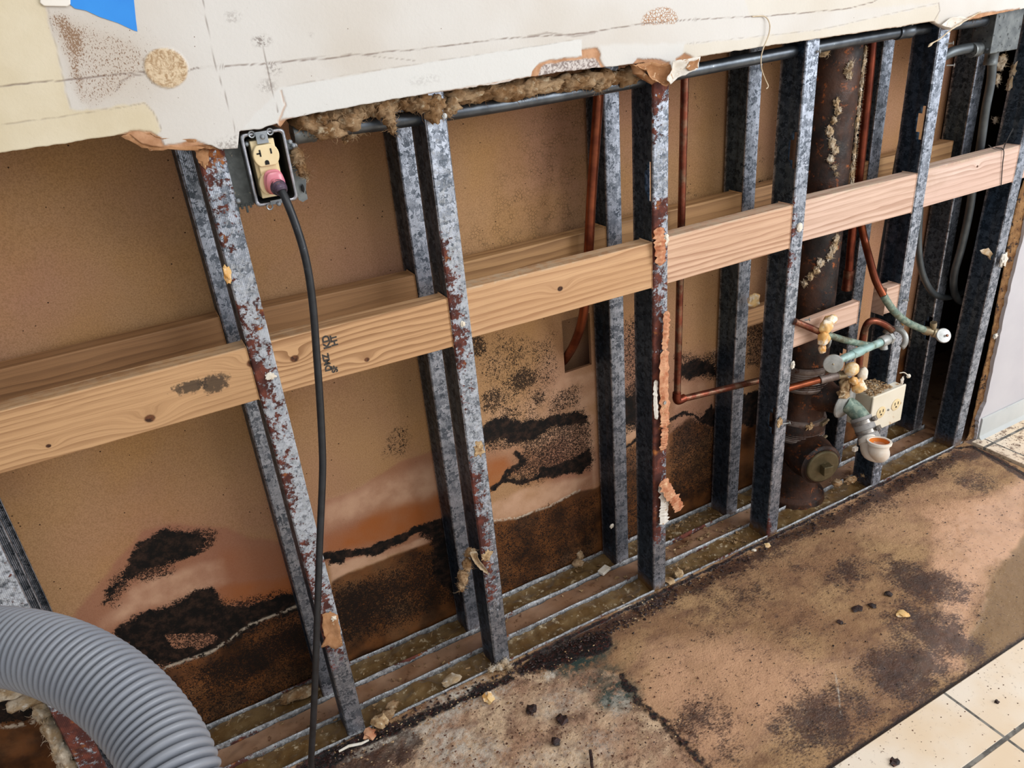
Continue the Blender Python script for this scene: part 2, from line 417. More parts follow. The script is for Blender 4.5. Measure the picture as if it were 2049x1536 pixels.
def mat_galv(name, lo='#59616b', hi='#c2c9d6', scale=120, dirty=0.0):
    n = NT(name)
    v = n.N('ShaderNodeTexVoronoi'); v.inputs['Scale'].default_value = scale; v.distance = 'MINKOWSKI'
    vec = n.N('ShaderNodeVectorMath', operation='ADD'); n.L(n.pos(), vec.inputs[0])
    nn = n.N('ShaderNodeVectorMath', operation='SCALE'); n.L(n.noise(120, 4, out='Color'), nn.inputs[0]); nn.inputs['Scale'].default_value = .022
    n.L(nn.outputs[0], vec.inputs[1]); n.L(vec.outputs[0], v.inputs['Vector'])
    sepc = n.N('ShaderNodeSeparateColor'); n.L(v.outputs['Color'], sepc.inputs[0])
    f = n.math('ADD', n.math('MULTIPLY', sepc.outputs[0], .55), n.math('MULTIPLY', n.noise(60, 5, .65), .55))
    col = n.mix(n.ss(f, .22, .86), hexc(lo), hexc(hi))
    dk = n.ss(n.noise(210, 4, .6, dist=.8), .57, .68)
    col = n.mix(n.math('MULTIPLY', dk, .34), col, hexc('#363b41'))
    unshaded = n.att('unshaded_knurl', 0)
    col = n.mix(unshaded, n.mix(.74, n.mix(1.0, col, (.62, .92, 1.25, 1), 'MULTIPLY'), hexc('#111b24')), col)  # webs painted darker and bluer to stand for shade; flanges keep full colour
    rust = n.att('rust', 0); white = n.att('rust', 1); grime = n.att('rust', 2)
    nz = n.math('ADD', n.math('MULTIPLY', n.noise(95, 7, .75), .6), n.math('MULTIPLY', n.noise(28, 4, .6), .4))
    r = n.ss(n.math('ADD', rust, n.math('MULTIPLY', n.math('SUBTRACT', nz, .5), 2.6)), .52, .62)
    r = n.math('MULTIPLY', r, n.ss(rust, .02, .12))
    w = n.ss(n.math('ADD', white, n.math('MULTIPLY', n.math('SUBTRACT', n.noise(110, 6, .75), .5), 1.5)), .5, .75)
    w = n.math('MULTIPLY', w, n.ss(white, .02, .12))
    gm = n.math('MULTIPLY', grime, n.ss(n.noise(40, 5), .3, .6, .5, 1.0))
    col = n.mix(n.math('MULTIPLY', w, .62), col, hexc('#bcbec0'))
    col = n.mix(gm, col, hexc('#6b4a20'))
    rc = n.mix(n.ss(n.noise(45, 5), .4, .65), hexc('#47211a'), n.mix(n.ss(n.noise(25, 3), .58, .66), hexc('#71392a'), hexc('#a8642c')))
    col = n.mix(r, col, rc)
    nonm = n.math('MAXIMUM', n.math('MAXIMUM', r, gm), n.math('MULTIPLY', w, .8))
    metal = n.math('MULTIPLY', n.math('SUBTRACT', 1.0, nonm), .93)
    sxk = n.N('ShaderNodeSeparateXYZ'); n.L(n.pos(), sxk.inputs[0])
    kn = n.math('MULTIPLY', n.math('MULTIPLY', n.math('SINE', n.math('MULTIPLY', sxk.outputs[0], 2600.0)), unshaded), .30)
    n.bump(n.math('ADD', n.math('ADD', kn, n.math('MULTIPLY', nz, .6)), n.math('ADD', n.math('MULTIPLY', r, 1.5), n.math('MULTIPLY', w, 1.0))), .5, .0007)
    return n.out(col, n.mixf(nonm, n.ss(f, .3, .8, .52, .42), .88), metal)

def mat_wood(name, c1, c2, streak, freq=26, knots=(), seed=0.0, moldy=(), pith=.0, hi=1.0):
    """pine with grain running along x; knots = (x, z, r) in metres, moldy = (x, z, rx, rz)"""
    n = NT(name); p = n.pos()
    sx = n.N('ShaderNodeSeparateXYZ'); n.L(p, sx.inputs[0]); X, Y, Z = sx.outputs
    # rings are pushed aside around each knot so the grain flows round it
    zz = n.math('ADD', Z, n.math('MULTIPLY', Y, .6)); kn = None
    for (kx, kz, kr) in knots:
        dx = n.math('DIVIDE', n.math('SUBTRACT', X, kx), kr*2.6); dz = n.math('DIVIDE', n.math('SUBTRACT', Z, kz), kr*1.15)
        r2 = n.math('ADD', n.math('MULTIPLY', dx, dx), n.math('MULTIPLY', dz, dz))
        g = n.math('POWER', 2.718, n.math('MULTIPLY', r2, -.8))
        zz = n.math('ADD', zz, n.math('MULTIPLY', g, kr*1.6))
        ddx = n.math('DIVIDE', n.math('SUBTRACT', X, kx), kr*.62); ddz = n.math('DIVIDE', n.math('SUBTRACT', Z, kz), kr*.5)
        kk = n.math('SUBTRACT', 1.0, n.ss(n.math('SQRT', n.math('ADD', n.math('MULTIPLY', ddx, ddx), n.math('MULTIPLY', ddz, ddz))), .7, 1.15))
        kn = kk if kn is None else n.math('MAXIMUM', kn, kk)
    cb = n.N('ShaderNodeCombineXYZ'); n.L(n.math('MULTIPLY', X, .11), cb.inputs[0]); n.L(Y, cb.inputs[1]); n.L(zz, cb.inputs[2])
    off = n.scaled(cb.outputs[0], (1, 1, 1), (seed*1.37, seed*.71, seed*2.3))
    w1 = n.wave(freq, 7.5, 3, vec=off, prof='SAW')
    w2 = n.noise(260, 5, .6, vec=n.scaled(off, (.35, 1, 2.2)))
    amp = n.ss(n.noise(9, 3, vec=n.scaled(off, (1, 1, 1.5), (3, 3, 3))), .35, .65, .22, .85)
    col = n.mix(n.ss(n.noise(7, 3, vec=off), .35, .65), hexc(c1), hexc(c2))
    col = n.mix(n.math('MULTIPLY', n.ss(w1, .3, 1.0), amp), col, hexc(streak))
    col = n.mix(n.ss(w2, .45, .75, 0, .45), col, hexc(streak))
    col = n.mix(n.ss(n.noise(5, 5, .6), .5, .75, 0, .35), col, hexc('#9b7a5a'))
    topd = n.math('MULTIPLY', n.ss(Z, .8515, .857, 0, .5), n.math('LESS_THAN', Y, .1))
    col = n.mix(n.math('MULTIPLY', topd, n.ss(n.noise(60, 5, .7), .4, .6)), col, hexc('#c9b79c'))
    if kn is not None:
        col = n.mix(kn, col, n.mix(n.ss(n.noise(150, 3), .4, .6), hexc('#3b2317'), hexc('#6a4128')))
    for (mx, mz, rx, rz) in moldy:
        dx = n.math('DIVIDE', n.math('SUBTRACT', X, mx), rx); dz = n.math('DIVIDE', n.math('SUBTRACT', Z, mz), rz)
        g = n.math('SUBTRACT', 1.0, n.ss(n.math('SQRT', n.math('ADD', n.math('MULTIPLY', dx, dx), n.math('MULTIPLY', dz, dz))), .0, 1.2))
        q = n.ss(n.math('ADD', g, n.math('MULTIPLY', n.math('SUBTRACT', n.noise(140, 5, .7), .5), 1.4)), .5, .8)
        col = n.mix(n.math('MULTIPLY', q, .85), col, hexc('#2d2722'))
    n.bump(n.math('ADD', n.math('MULTIPLY', w1, .4), n.noise(400, 4)), .22, .0006)
    return n.out(col, .62, 0.0, .3)

def mat_castiron():
    n = NT('rusted_cast_iron')
    v = n.scaled(n.pos(), (1, 1, .6))
    a = n.ss(n.noise(16, 6, .65, vec=v), .38, .66)
    col = n.mix(a, hexc('#1d1513'), hexc('#472918'))
    col = n.mix(n.ss(n.noise(45, 7, .75), .56, .68), col, hexc('#9a5222'))
    col = n.mix(n.ss(n.noise(30, 6, .7), .66, .74), col, hexc('#b9936a'))
    n.bump(n.noise(80, 6, .7), .7, .002)
    return n.out(col, n.ss(n.noise(20, 4), .4, .6, .38, .75), .15)

def mat_copper(name, a='#84402a', b='#5f2a1c', verd=0.0, rough=.36, dull=0.0):
    n = NT(name)
    col = n.mix(n.ss(n.noise(22, 5, .6), .35, .65), hexc(a), hexc(b))
    if dull: col = n.mix(n.ss(n.noise(35, 6, .7), .45, .65, 0, dull), col, hexc('#8f8168'))
    if verd: col = n.mix(n.ss(n.noise(30, 6, .65), .62-verd*.5, .72-verd*.4), col, n.mix(n.ss(n.noise(90, 3), .4, .6), hexc('#8c9a8a'), hexc('#667a6e')))
    n.bump(n.noise(150, 4), .2, .0004)
    return n.out(col, rough, .75 if not verd else .35)

def mat_wool(name, a='#cfae88', b='#9c7650', c='#e3cfae'):
    n = NT(name)
    col = n.mix(n.ss(n.noise(35, 5, .6), .35, .62), hexc(a), hexc(b))
    col = n.mix(n.ss(n.noise(80, 4, .6), .55, .7), col, hexc(c))
    n.bump(n.noise(220, 6, .8, dist=1.5), 1.0, .004)
    return n.out(col, .95, 0.0, .1)

def mat_tile():
    n = NT('cream_floor_tile'); sx = n.N('ShaderNodeSeparateXYZ'); n.L(n.pos(), sx.inputs[0])
    T = .307
    def joint(s, o, w):
        q = n.math('PINGPONG', n.math('SUBTRACT', s, o), T/2); return n.math('SUBTRACT', 1.0, n.ss(q, w, w+.0012))
    j = n.math('MAXIMUM', joint(sx.outputs[0], .863, .0022), joint(sx.outputs[1], -.671, .0034))
    col = n.mix(n.ss(n.noise(5, 4), .35, .65), hexc('#f2e3cf'), hexc('#ebd2b2'))
    col = n.mix(n.ss(n.noise(90, 6, .7), .62, .72, 0, .5), col, hexc('#b49a78'))
    dirt = n.math('MULTIPLY', n.ss(n.noise(120, 6, .75), .60, .68), n.math('MAXIMUM', n.ss(sx.outputs[1], -.70, -.55), n.ss(n.noise(6, 4), .5, .7, 0, .6)))
    far = n.ss(sx.outputs[0], 1.95, 2.1)
    dirt = n.math('MAXIMUM', dirt, n.math('MULTIPLY', far, n.ss(n.noise(45, 6, .7), .5, .62)))
    col = n.mix(n.math('MULTIPLY', dirt, .8), col, hexc('#6b4a35'))
    col = n.mix(j, col, n.mix(n.ss(n.noise(40, 4), .4, .6), hexc('#5c5852'), hexc('#8a857c')))
    n.bump(n.math('SUBTRACT', n.math('MULTIPLY', n.noise(30, 3), .3), n.math('MULTIPLY', j, 2.0)), .5, .001)
    return n.out(col, n.mixf(j, .28, .8), 0.0, .5)

M = dict(
    board=mat_board(), drywall=mat_drywall(), subfloor=mat_subfloor(), tile=mat_tile(),
    galv=mat_galv('galvanised_steel'), track=mat_galv('galvanised_track', '#6f757a', '#b9bdc0', 120),
    iron=mat_castiron(), wool=mat_wool('mineral_wool'), wool_pale=mat_wool('pale_wool', '#f0dfc6', '#cfb088', '#f8eedd'),
    copper=mat_copper('copper_pipe_metal'), copper_dark=mat_copper('aged_copper', '#8a4a35', '#5e2f22', dull=.5),
    copper_soft=mat_copper('bright_soft_copper', '#8c4a2c', '#6a321e'), copper_verd=mat_copper('green_tarnished_copper', '#7e7a62', '#5f5c4a', verd=.55, rough=.6),
    verd=mat_copper('turquoise_tarnish', '#b9cbc7', '#90b0aa', verd=.2, rough=.6),
    emt=mat_simple('steel_conduit', '#4b5056', '#656b71', 30, .36, .8, .15, .0004, '#b9bbb8', 120, (.68, .73)),
    conduit_dark=mat_simple('dark_conduit', '#4a4f52', '#62686b', 22, .42, .55, .1, .0004),
    fitting=mat_simple('fitting_steel', '#7e8488', '#a3a8ac', 60, .36, .8, .2, .0004),
    box_steel=mat_simple('box_steel', '#5a5e60', '#7b7f7e', 50, .5, .6, .3, .0006, '#2e2f2e', 90, (.58, .66)),
    box_dark=mat_simple('dirty_bracket_steel', '#3f4241', '#565a58', 70, .62, .4, .5, .001, '#9a8f7a', 130, (.66, .70)),
    edge=mat_simple('galvanised_rim', '#b5b6bd', '#8e9095', 90, .35, .8, .3, .0005),
    ivory=mat_simple('ivory_plastic', '#ecd9b0', '#e0c898', 18, .38, 0, .05),
    slot=mat_simple('slot_black', '#070605', None, 20, .8),
    black=mat_simple('black_void', '#0b0b0b', '#141313', 20, .8),
    cord=mat_simple('black_rubber', '#17181b', '#24262a', 60, .42, 0, .15, .0004, '#5c6068', 110, (.68, .72)),
    hose=mat_simple('grey_hose_plastic', '#85888f', '#7b7f88', 14, .40, 0, .05),
    tape=mat_simple('blue_masking_tape', '#2c8fe4', '#2384dc', 12, .6, 0, .3, .0005),
    plate=mat_simple('white_plate_plastic', '#ece6dc', '#e6dfd3', 10, .4),
    paper=mat_simple('torn_brown_paper', '#b98a62', '#94663f', 45, .9, 0, .6, .001, '#d9b894', 90, (.58, .7)),
    paper_white=mat_simple('painted_paper_flake', '#e2dcd2', '#cfc6b8', 60, .8, 0, .7, .001, '#b08a64', 80, (.6, .68)),
    wood_red=mat_simple('splintered_paper_fibre', '#d8a27c', '#a8613c', 50, .8, 0, .8, .001, '#e0b88c', 120, (.56, .68)),
    pvc=mat_simple('white_pvc', '#ece5da', '#e3d3bf', 25, .35, 0, .1, .0004, '#b79a7c', 70, (.70, .76)),
    pvc_orange=mat_simple('orange_pvc_inside', '#e8913f', '#d97b2a', 25, .45),
    rubber=mat_simple('grey_rubber_sleeve', '#8b8784', '#a39f99', 40, .55, 0, .3, .0006, '#5b5350', 60, (.6, .7)),
    clamp=mat_simple('clamp_steel', '#b5aea6', '#8d857c', 70, .34, .8, .3, .0005, '#5b4636', 90, (.6, .68)),
    band=mat_simple('corroded_band_steel', '#8e8078', '#6f5f57', 45, .5, .5, .5, .001, '#54301f', 55, (.55, .68)),
    plug=mat_simple('aged_brass_plug', '#6f6247', '#5b5138', 40, .5, .5, .5, .001, '#a1906c', 70, (.64, .7)),
    chrome=mat_simple('dull_chrome', '#b3b3af', '#969793', 60, .42, .45, .3, .0004, '#e4ddd0', 70, (.62, .7)),
    brass=mat_simple('tarnished_brass', '#8d7f64', '#a89a80', 50, .4, .7, .4, .0006),
    foam=mat_simple('dried_foam', '#ecc88a', '#d99b4d', 30, .7, 0, .6, .0015, '#f1e6d2', 25, (.5, .62)),
    cream_plate=mat_simple('dirty_cream_plastic', '#d9cfb8', '#e2d9c5', 14, .5, 0, .3, .0006, '#b58a58', 22, (.56, .68)),
    gunk=mat_simple('tan_debris', '#c9ac83', '#8f6b45', 70, .9, 0, .9, .002, '#ead9bb', 90, (.58, .66)),
    flake=mat_simple('brown_shreds', '#a08058', '#6f5236', 60, .8, 0, .6, .001, '#cdb28a', 70, (.58, .66)),
    gunk_brown=mat_simple('brown_dirt', '#6b4630', '#4a2f22', 90, .8, 0, .8, .001),
    dark_gunk=mat_simple('dark_debris', '#3a211b', '#1a1211', 90, .5, 0, .9, .002, '#6e4630', 110, (.6, .68)),
    chip=mat_simple('white_plaster', '#ece6da', '#dccfb9', 60, .85, 0, .5, .001, '#a98a68', 100, (.62, .7)),
    grime=mat_simple('wet_dust', '#5e4424', '#7a6240', 24, .34, 0, .8, .002, '#bba98a', 60, (.56, .68), 7),
    gapfill=mat_simple('cavity_slab', '#9c7a60', '#7f5b40', 12, .5, 0, .6, .0015, '#5a3a24', 40, (.56, .68), 7),
    lilac=mat_simple('pale_grey_wall_paint', '#c6c3c6', '#bbb8bd', 5, .45, 0, .35, .0006),
    base=mat_simple('grey_vinyl_base', '#b9bcba', '#c6c7c4', 8, .4, 0, .1, .0005, '#7b6a5c', 60, (.66, .72)),
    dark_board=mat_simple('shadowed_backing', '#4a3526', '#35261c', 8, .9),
    string=mat_simple('dried_caulk_string', '#d8c8ae', '#bfa988', 90, .7),
    stamp=mat_simple('stamp_ink', '#2b2927', '#4a443e', 200, .8),
)
# ------------------------------------------------------------------ setting: rear gypsum board with its mould
YB = .197
xs = np.arange(-.62, 1.996, .003); zs = np.arange(-.03, 1.27, .003)
A, B = np.meshgrid(xs, zs, indexing='ij')
fb = Field(A, B, lambda u, v: (lambda p: (p.x, p.z))(P(u, v, y=YB)))
f = fb
# bay between the two leftmost studs
f.poly('tint', [(150,1240),(190,1190),(235,1130),(290,1068),(345,1055),(450,1060),(500,1082),(570,1092),(650,1110),(640,1300),(300,1400)], .003, .004)
f.line('tint', [(150,1240),(235,1130),(290,1068),(345,1055),(450,1060),(500,1082),(600,1095)], .007, .006, .004, val=1)
f.poly('mold', [(285,1078),(330,1060),(400,1062),(412,1080),(385,1108),(340,1128),(290,1138),(252,1160),(232,1180),(222,1205),(205,1208),(214,1180),(245,1150),(268,1110)], .008, .010, 40)
f.poly('speck', [(280,1075),(330,1055),(440,1060),(430,1090),(380,1120),(330,1150),(270,1170),(230,1220),(190,1215),(230,1140)], .02, .014, 30, .9)
f.poly('pale', [(200,1235),(280,1165),(360,1140),(440,1120),(460,1160),(380,1190),(280,1225),(200,1262)], .012, .014, 20, .9)
f.poly('orange', [(440,1100),(560,1100),(600,1160),(560,1195),(450,1205),(420,1150)], .02, .01, 20, .35)
f.poly('orange', [(430,1170),(600,1150),(640,1190),(560,1205),(440,1215)], .015, .008, 20, .9)
f.poly('mold', [(225,1262),(290,1225),(345,1205),(385,1178),(420,1176),(436,1190),(450,1208),(500,1212),(560,1192),(640,1172),(640,1220),(590,1222),(520,1245),(460,1290),(400,1310),(330,1335),(270,1310)], .010, .012, 30)
f.poly('mold', [(330,1270),(400,1262),(440,1275),(400,1300),(345,1300)], .006, .01, 40, .85, 'cut')
f.poly('speck', [(190,1280),(340,1195),(420,1165),(460,1195),(640,1165),(640,1230),(470,1290),(330,1350),(200,1330)], .02, .01, 30, .8)
f.poly('wet', [(-250,1330),(100,1420),(250,1395),(330,1338),(430,1302),(500,1252),(590,1216),(650,1205),(665,1160),(740,1130),(800,1105),(865,1078),(900,1060),(960,1050),(1040,1035),(1105,1010),(1150,985),(1195,975),(1240,945),(1300,935),(1345,900),(1440,880),(1500,850),(1600,830),(1950,600),(2000,1200),(900,1900),(-400,1900)], .004, .004, 25)
f.line('line', [(330,1336),(430,1300),(500,1250),(590,1214),(640,1200)], .0032, .002, .004)
f.poly('speck', [(350,1330),(470,1300),(560,1240),(640,1225),(660,1320),(560,1330),(500,1390),(400,1400)], .04, .03, 14, .95)
f.poly('speck', [(150,1440),(330,1345),(500,1265),(640,1220),(660,1400),(400,1520),(200,1600)], .05, .04, 12, .72)
f.poly('speck', [(645,1170),(760,1130),(900,1080),(930,1200),(800,1260),(650,1320)], .04, .03, 12, .85)
f.poly('speck', [(985,1050),(1200,985),(1200,1120),(1000,1190)], .03, .03, 12, .7)
f.poly('mold', [(-200,1390),(0,1392),(40,1400),(90,1425),(85,1440),(0,1445),(-200,1440)], .008, .012, 30)
f.line('line', [(-100,1452),(20,1452),(90,1440)], .004, .002, .004)
# second bay
f.poly('tint', [(640,1002),(700,985),(760,950),(800,925),(870,903),(900,900),(900,1090),(650,1130)], .004, .005, 20, .9)
f.poly('pale', [(650,1010),(760,965),(870,925),(880,985),(780,1010),(650,1060)], .02, .01, 14, .9)
f.poly('orange', [(650,1075),(760,1020),(880,985),(890,1040),(800,1075),(650,1112)], .018, .01, 14, 1)
f.line('mold', [(650,1112),(700,1108),(735,1104),(790,1082),(830,1062),(880,1045),(900,1040)], .010, .008, .010, 35)
f.poly('mold', [(655,1108),(690,1095),(700,1110),(690,1128),(660,1128)], .007, .008, 50, .9)
f.poly('mold', [(835,1060),(885,1038),(920,1040),(920,1190),(890,1180),(862,1140),(868,1090)], .014, .012, 30)
f.poly('pale', [(655,1125),(720,1115),(790,1095),(850,1075),(860,1085),(790,1110),(730,1132),(665,1162)], .004, .006, 30, 1)
f.poly('wet', [(655,1118),(720,1112),(790,1092),(855,1072),(862,1084),(790,1110),(730,1132),(665,1160)], .004, .004, 30, .85, 'cut')
f.poly('speck', [(660,1180),(720,1150),(800,1170),(860,1200),(800,1235),(700,1290),(640,1300)], .05, .03, 12, 1)
f.blob('speck', 800, 880, 34, 40, .6, .62); f.blob('speck', 775, 905, 18, 20, .6, .5)
f.blob('speck', 1012, 905, 20, 20, .6, .4)
# third bay: crackled upper area and the heavy colonies
f.poly('crackle', [(900,500),(960,420),(1040,270),(1120,190),(1180,180),(1180,470),(1000,520)], .05, .03, 12, 1)
f.poly('crackle', [(1330,430),(1440,430),(1440,200),(1330,200)], .03, .03, 12, .25)
f.poly('speck', [(940,700),(1010,655),(1110,650),(1130,740),(1110,820),(1180,840),(1190,880),(960,880)], .05, .03, 12, .62)
f.blob('speck', 1048, 758, 32, 26, .6, 1); f.blob('speck', 955, 690, 22, 26, .6, .95); f.blob('speck', 1030, 715, 26, 20, .6, .75)
f.blob('speck', 985, 800, 30, 34, .6, .9); f.blob('speck', 1020, 830, 24, 30, .6, .8); f.blob('speck', 1078, 796, 14, 18, .5, .9); f.blob('speck', 1130, 800, 36, 30, .6, .8)
f.poly('pale', [(945,900),(990,790),(1060,800),(1100,720),(1190,760),(1185,900)], .03, .02, 12, .7)
f.poly('pale', [(1128,755),(1190,745),(1190,975),(1178,900),(1165,830),(1128,800)], .008, .006, 12, .95)
f.poly('mold', [(940,870),(985,840),(1010,832),(1060,845),(1100,835),(1150,822),(1172,832),(1182,850),(1150,848),(1110,850),(1085,870),(1060,885),(1000,880),(960,895),(940,900)], .009, .010, 35)
f.poly('speck', [(930,880),(1000,825),(1060,838),(1160,812),(1190,850),(1185,950),(1130,950),(1060,975),(1000,960),(1040,900),(950,915)], .025, .02, 24, .85)
f.poly('tint', [(940,890),(1090,880),(1180,850),(1190,960),(1060,960),(960,950)], .03, .02, 14, .8)
f.poly('mold', [(1078,935),(1110,930),(1130,925),(1160,905),(1180,895),(1184,925),(1160,945),(1125,950),(1100,955),(1080,950)], .008, .010, 40)
f.line('mold', [(985,975),(1010,960),(1045,965),(1070,958),(1095,940)], .006, .006, .008, 40, .95)
f.line('mold', [(1010,955),(1030,935),(1045,920),(1035,905)], .008, .008, .012, 40, .9)
f.poly('orange', [(960,925),(1010,915),(1030,940),(985,985),(950,1000)], .015, .01, 16, .9)
f.poly('pale', [(975,1010),(1060,975),(1130,960),(1185,950),(1150,982),(1100,1008),(1040,1032),(985,1045)], .01, .008, 16, .9)
f.line('line', [(985,1042),(1040,1035),(1105,1010),(1150,985),(1160,980)], .003, .0015, .003)
f.poly('speck', [(1000,1060),(1130,1020),(1200,990),(1200,1110),(1000,1180),(980,1150)], .05, .02, 12, .62)
f.poly('orange', [(985,1050),(1110,1012),(1200,980),(1200,1060),(1080,1120),(985,1140)], .03, .02, 12, .8)
# fourth bay
f.poly('speck', [(1240,640),(1300,600),(1300,760),(1240,770)], .03, .02, 14, .75)
f.poly('mold', [(1235,810),(1262,790),(1300,745),(1310,780),(1300,830),(1262,850),(1235,858)], .010, .010, 30)
f.poly('speck', [(1235,790),(1300,720),(1310,850),(1235,880)], .02, .02, 20, .9)
f.line('mold', [(1235,905),(1262,890),(1300,850)], .005, .006, .008, 30, .9)
f.poly('pale', [(1238,860),(1270,850),(1300,830),(1300,845),(1268,880),(1238,895)], .01, .006, 20, .8)
f.poly('wet', [(1200,900),(1262,893),(1340,850),(1345,950),(1240,960)], .02, .01, 20, .8)
f.poly('speck', [(1235,880),(1300,870),(1300,1100),(1235,1120)], .03, .02, 14, .7)
# fifth bay
f.poly('mold', [(1358,730),(1385,720),(1395,715),(1432,728),(1432,750),(1400,752),(1380,758),(1358,745)], .008, .009, 35)
f.poly('speck', [(1345,700),(1400,705),(1450,700),(1450,770),(1350,760)], .02, .02, 20, .85)
f.line('mold', [(1345,838),(1368,826),(1385,830),(1402,838),(1412,828),(1425,835)], .004, .005, .006, 40, .9)
f.poly('mold', [(1400,845),(1425,800),(1435,850),(1420,855)], .006, .008, 40, .85)
f.poly('speck', [(1340,850),(1440,800),(1450,980),(1340,1010)], .02, .02, 14, .75)
f.poly('wet', [(1335,870),(1380,835),(1440,850),(1500,830),(1500,1000),(1330,1010)], .01, .012, 20, .9)
f.poly('pale', [(1425,700),(1455,690),(1450,850),(1440,900),(1432,800)], .006, .006, 20, .9)
f.poly('pale', [(1350,770),(1410,765),(1420,790),(1350,820)], .01, .01, 20, .7)
f.poly('speck', [(1490,640),(1560,620),(1560,740),(1490,740)], .02, .02, 14, .8)
f.poly('mold', [(1478,795),(1530,775),(1535,860),(1480,850)], .01, .01, 30)
for (u, v) in ((1376,182),(1390,175),(1391,195),(1396,215),(1378,385),(1390,390),(1520,300),(1525,320)): f.blob('speck', u, v, 6, 8, .4, .5)
f.poly('speck', [(1505,350),(1560,340),(1560,400),(1505,400)], .02, .02, 20, .7)
hole = (A[:-1, :-1] > .790) & (A[:-1, :-1] < .862) & (B[:-1, :-1] > .528) & (B[:-1, :-1] < .655)
co = np.stack([A, YB+(fbm(A, B, 6, 3, 4)-.5)*.002 + np.zeros_like(A), B], -1).reshape(-1, 3)
g = f.ch.get
back = grid_mesh('wall_back', A, B, co, ~hole, {'sA': (g('mold'), g('speck'), g('wet')), 'sB': (g('pale'), g('orange'), g('crackle')), 'sC': (g('tint'), g('line'), None)}, M['board'])
m = MB()
m.box(-1.6, -.62, YB, .21, -.03, 2.2); m.box(-.62, 1.996, YB+.001, .21, 1.268, 2.2); m.box(-.62, .790, YB+.003, .21, -.03, 1.268); m.box(.865, 1.994, YB+.003, .21, -.03, 1.268)
m.box(.790, .865, YB+.003, .21, .657, 1.268); m.box(.790, .865, YB+.003, .21, -.03, .528)
m.box(.700, .96, .262, .275, .40, .80); m.box(.700, .712, .21, .262, .40, .80); m.box(.95, .96, .21, .262, .4, .8); m.box(.7, .96, .21, .262, .4, .41); m.box(.7, .96, .21, .262, .79, .8)
tag(m.build('wall_back', M['board'], None, smooth=None), kind='structure')
# added dark panels closing the cavity at its right, ends and top against light
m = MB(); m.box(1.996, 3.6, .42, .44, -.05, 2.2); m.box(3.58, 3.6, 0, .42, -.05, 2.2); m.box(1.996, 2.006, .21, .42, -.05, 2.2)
tag(m.build('added_end_panel', M['dark_board'], None, smooth=None), kind='structure')
m = MB(); m.box(-1.6, -1.59, -.01, .2, -.05, 2.2); tag(m.build('added_left_panel', M['dark_board'], None, smooth=None), kind='structure')
m = MB(); m.box(-1.6, 3.6, -.012, .44, 2.2, 2.22); tag(m.build('added_top_panel_1', M['dark_board'], None, smooth=None), kind='structure')

# ------------------------------------------------------------------ setting: painted drywall above the opening
EDGE = [(-160,328),(0,306),(120,288),(235,270),(262,270),(285,288),(345,298),(400,291),(422,290),(440,299),(476,297),(479,262),(520,257),(560,256),(557,246),(572,240),(600,233),(700,214),(790,198),(870,186),(1000,167),(1065,153),(1130,143),(1210,134),(1250,130),(1290,126),(1302,146),(1330,160),(1350,158),(1368,145),(1385,138),(1392,115),(1440,107),(1500,97),(1600,83),(1700,68),(1800,54),(1868,42),(1880,50),(1900,60),(1915,52),(1940,40),(1975,32),(2049,17),(2180,-3),(2500,-50)]
ep = sorted([(P(u, v, y=-.013).x, P(u, v, y=-.013).z) for u, v in EDGE])
xs = np.arange(-.17, 2.75, .0018); zt = 1.375
zb = np.interp(xs, [e[0] for e in ep], [e[1] for e in ep]) + (fbm(xs, xs*0, 60, 4, 2)-.5)*.0035
nr = 112; T = np.linspace(0, 1, nr)
A = np.repeat(xs[:, None], nr, 1); B = zb[:, None]+(zt-zb)[:, None]*T[None, :]
f = Field(A, B, lambda u, v: (lambda p: (p.x, p.z))(P(u, v, y=-.013)))
f.poly('cream', [(-300,-50),(88,-50),(88,0),(96,35),(118,120),(140,218),(200,218),(288,207),(306,222),(322,262),(300,285),(-300,380)], .002, .003, 60)
f.poly('cream', [(1370,90),(1640,60),(1880,8),(1875,55),(1390,130),(1365,112)], .002, .003, 60, .35)
f.poly('cream', [(1480,-40),(1860,-40),(1880,5),(1500,34)], .004, .003, 60, .25)
f.poly('speck', [(102,25),(135,26),(200,58),(262,85),(300,120),(250,180),(180,214),(160,190),(138,130),(118,75)], .010, .008, 40, .55)
f.poly('speck', [(102,28),(130,28),(175,60),(170,110),(160,150),(175,205),(165,205),(140,130),(112,70)], .010, .006, 50, 1)
f.poly('speck', [(100,25),(300,60),(380,130),(300,210),(180,215),(110,60)], .035, .012, 30, .25)
f.blob('circ', 332, 136, 43, 39, .05, 1, .03)
f.blob('crk', 1320, 42, 35, 27, .08, 1, .04); f.poly('crk', [(1260,52),(1400,44),(1400,120),(1260,120)], .001, 0, 10, 1, 'cut')
for (u, v, a, b, w) in ((523,82,17,11,1),(548,138,14,12,.75),(535,171,17,13,.6),(466,34,16,12,.4),(850,160,30,10,.25),(620,70,8,5,.3)): f.blob('dirt', u, v, a, b, .5, w)
f.poly('dirt', [(430,285),(476,262),(476,300),(440,300)], .004, .004, 60, .7)
L = f.line
L('line', [(-40,176),(0,172),(150,158),(210,151),(288,144)], .0006, .0006, .0010); L('line', [(232,182),(240,165),(262,152),(290,149)], .0008, .0006, 0, 30, .7)
L('line', [(376,142),(386,137),(530,128),(700,112),(870,96),(1000,77),(1060,74),(1130,70),(1200,62),(1290,47),(1400,39),(1500,34),(1530,33),(1700,17),(1745,5),(1760,-4)], .0006, .0006, .0012)
L('line', [(530,127),(700,108),(830,122)], .0005, .0005, 0, 30, .5); L('line', [(404,-10),(412,40),(430,130),(450,190),(470,262)], .0004, .0005, 0, 30, .75); L('line', [(505,-10),(520,60),(532,125),(545,185),(556,225)], .0004, .0005, 0, 30, .75)
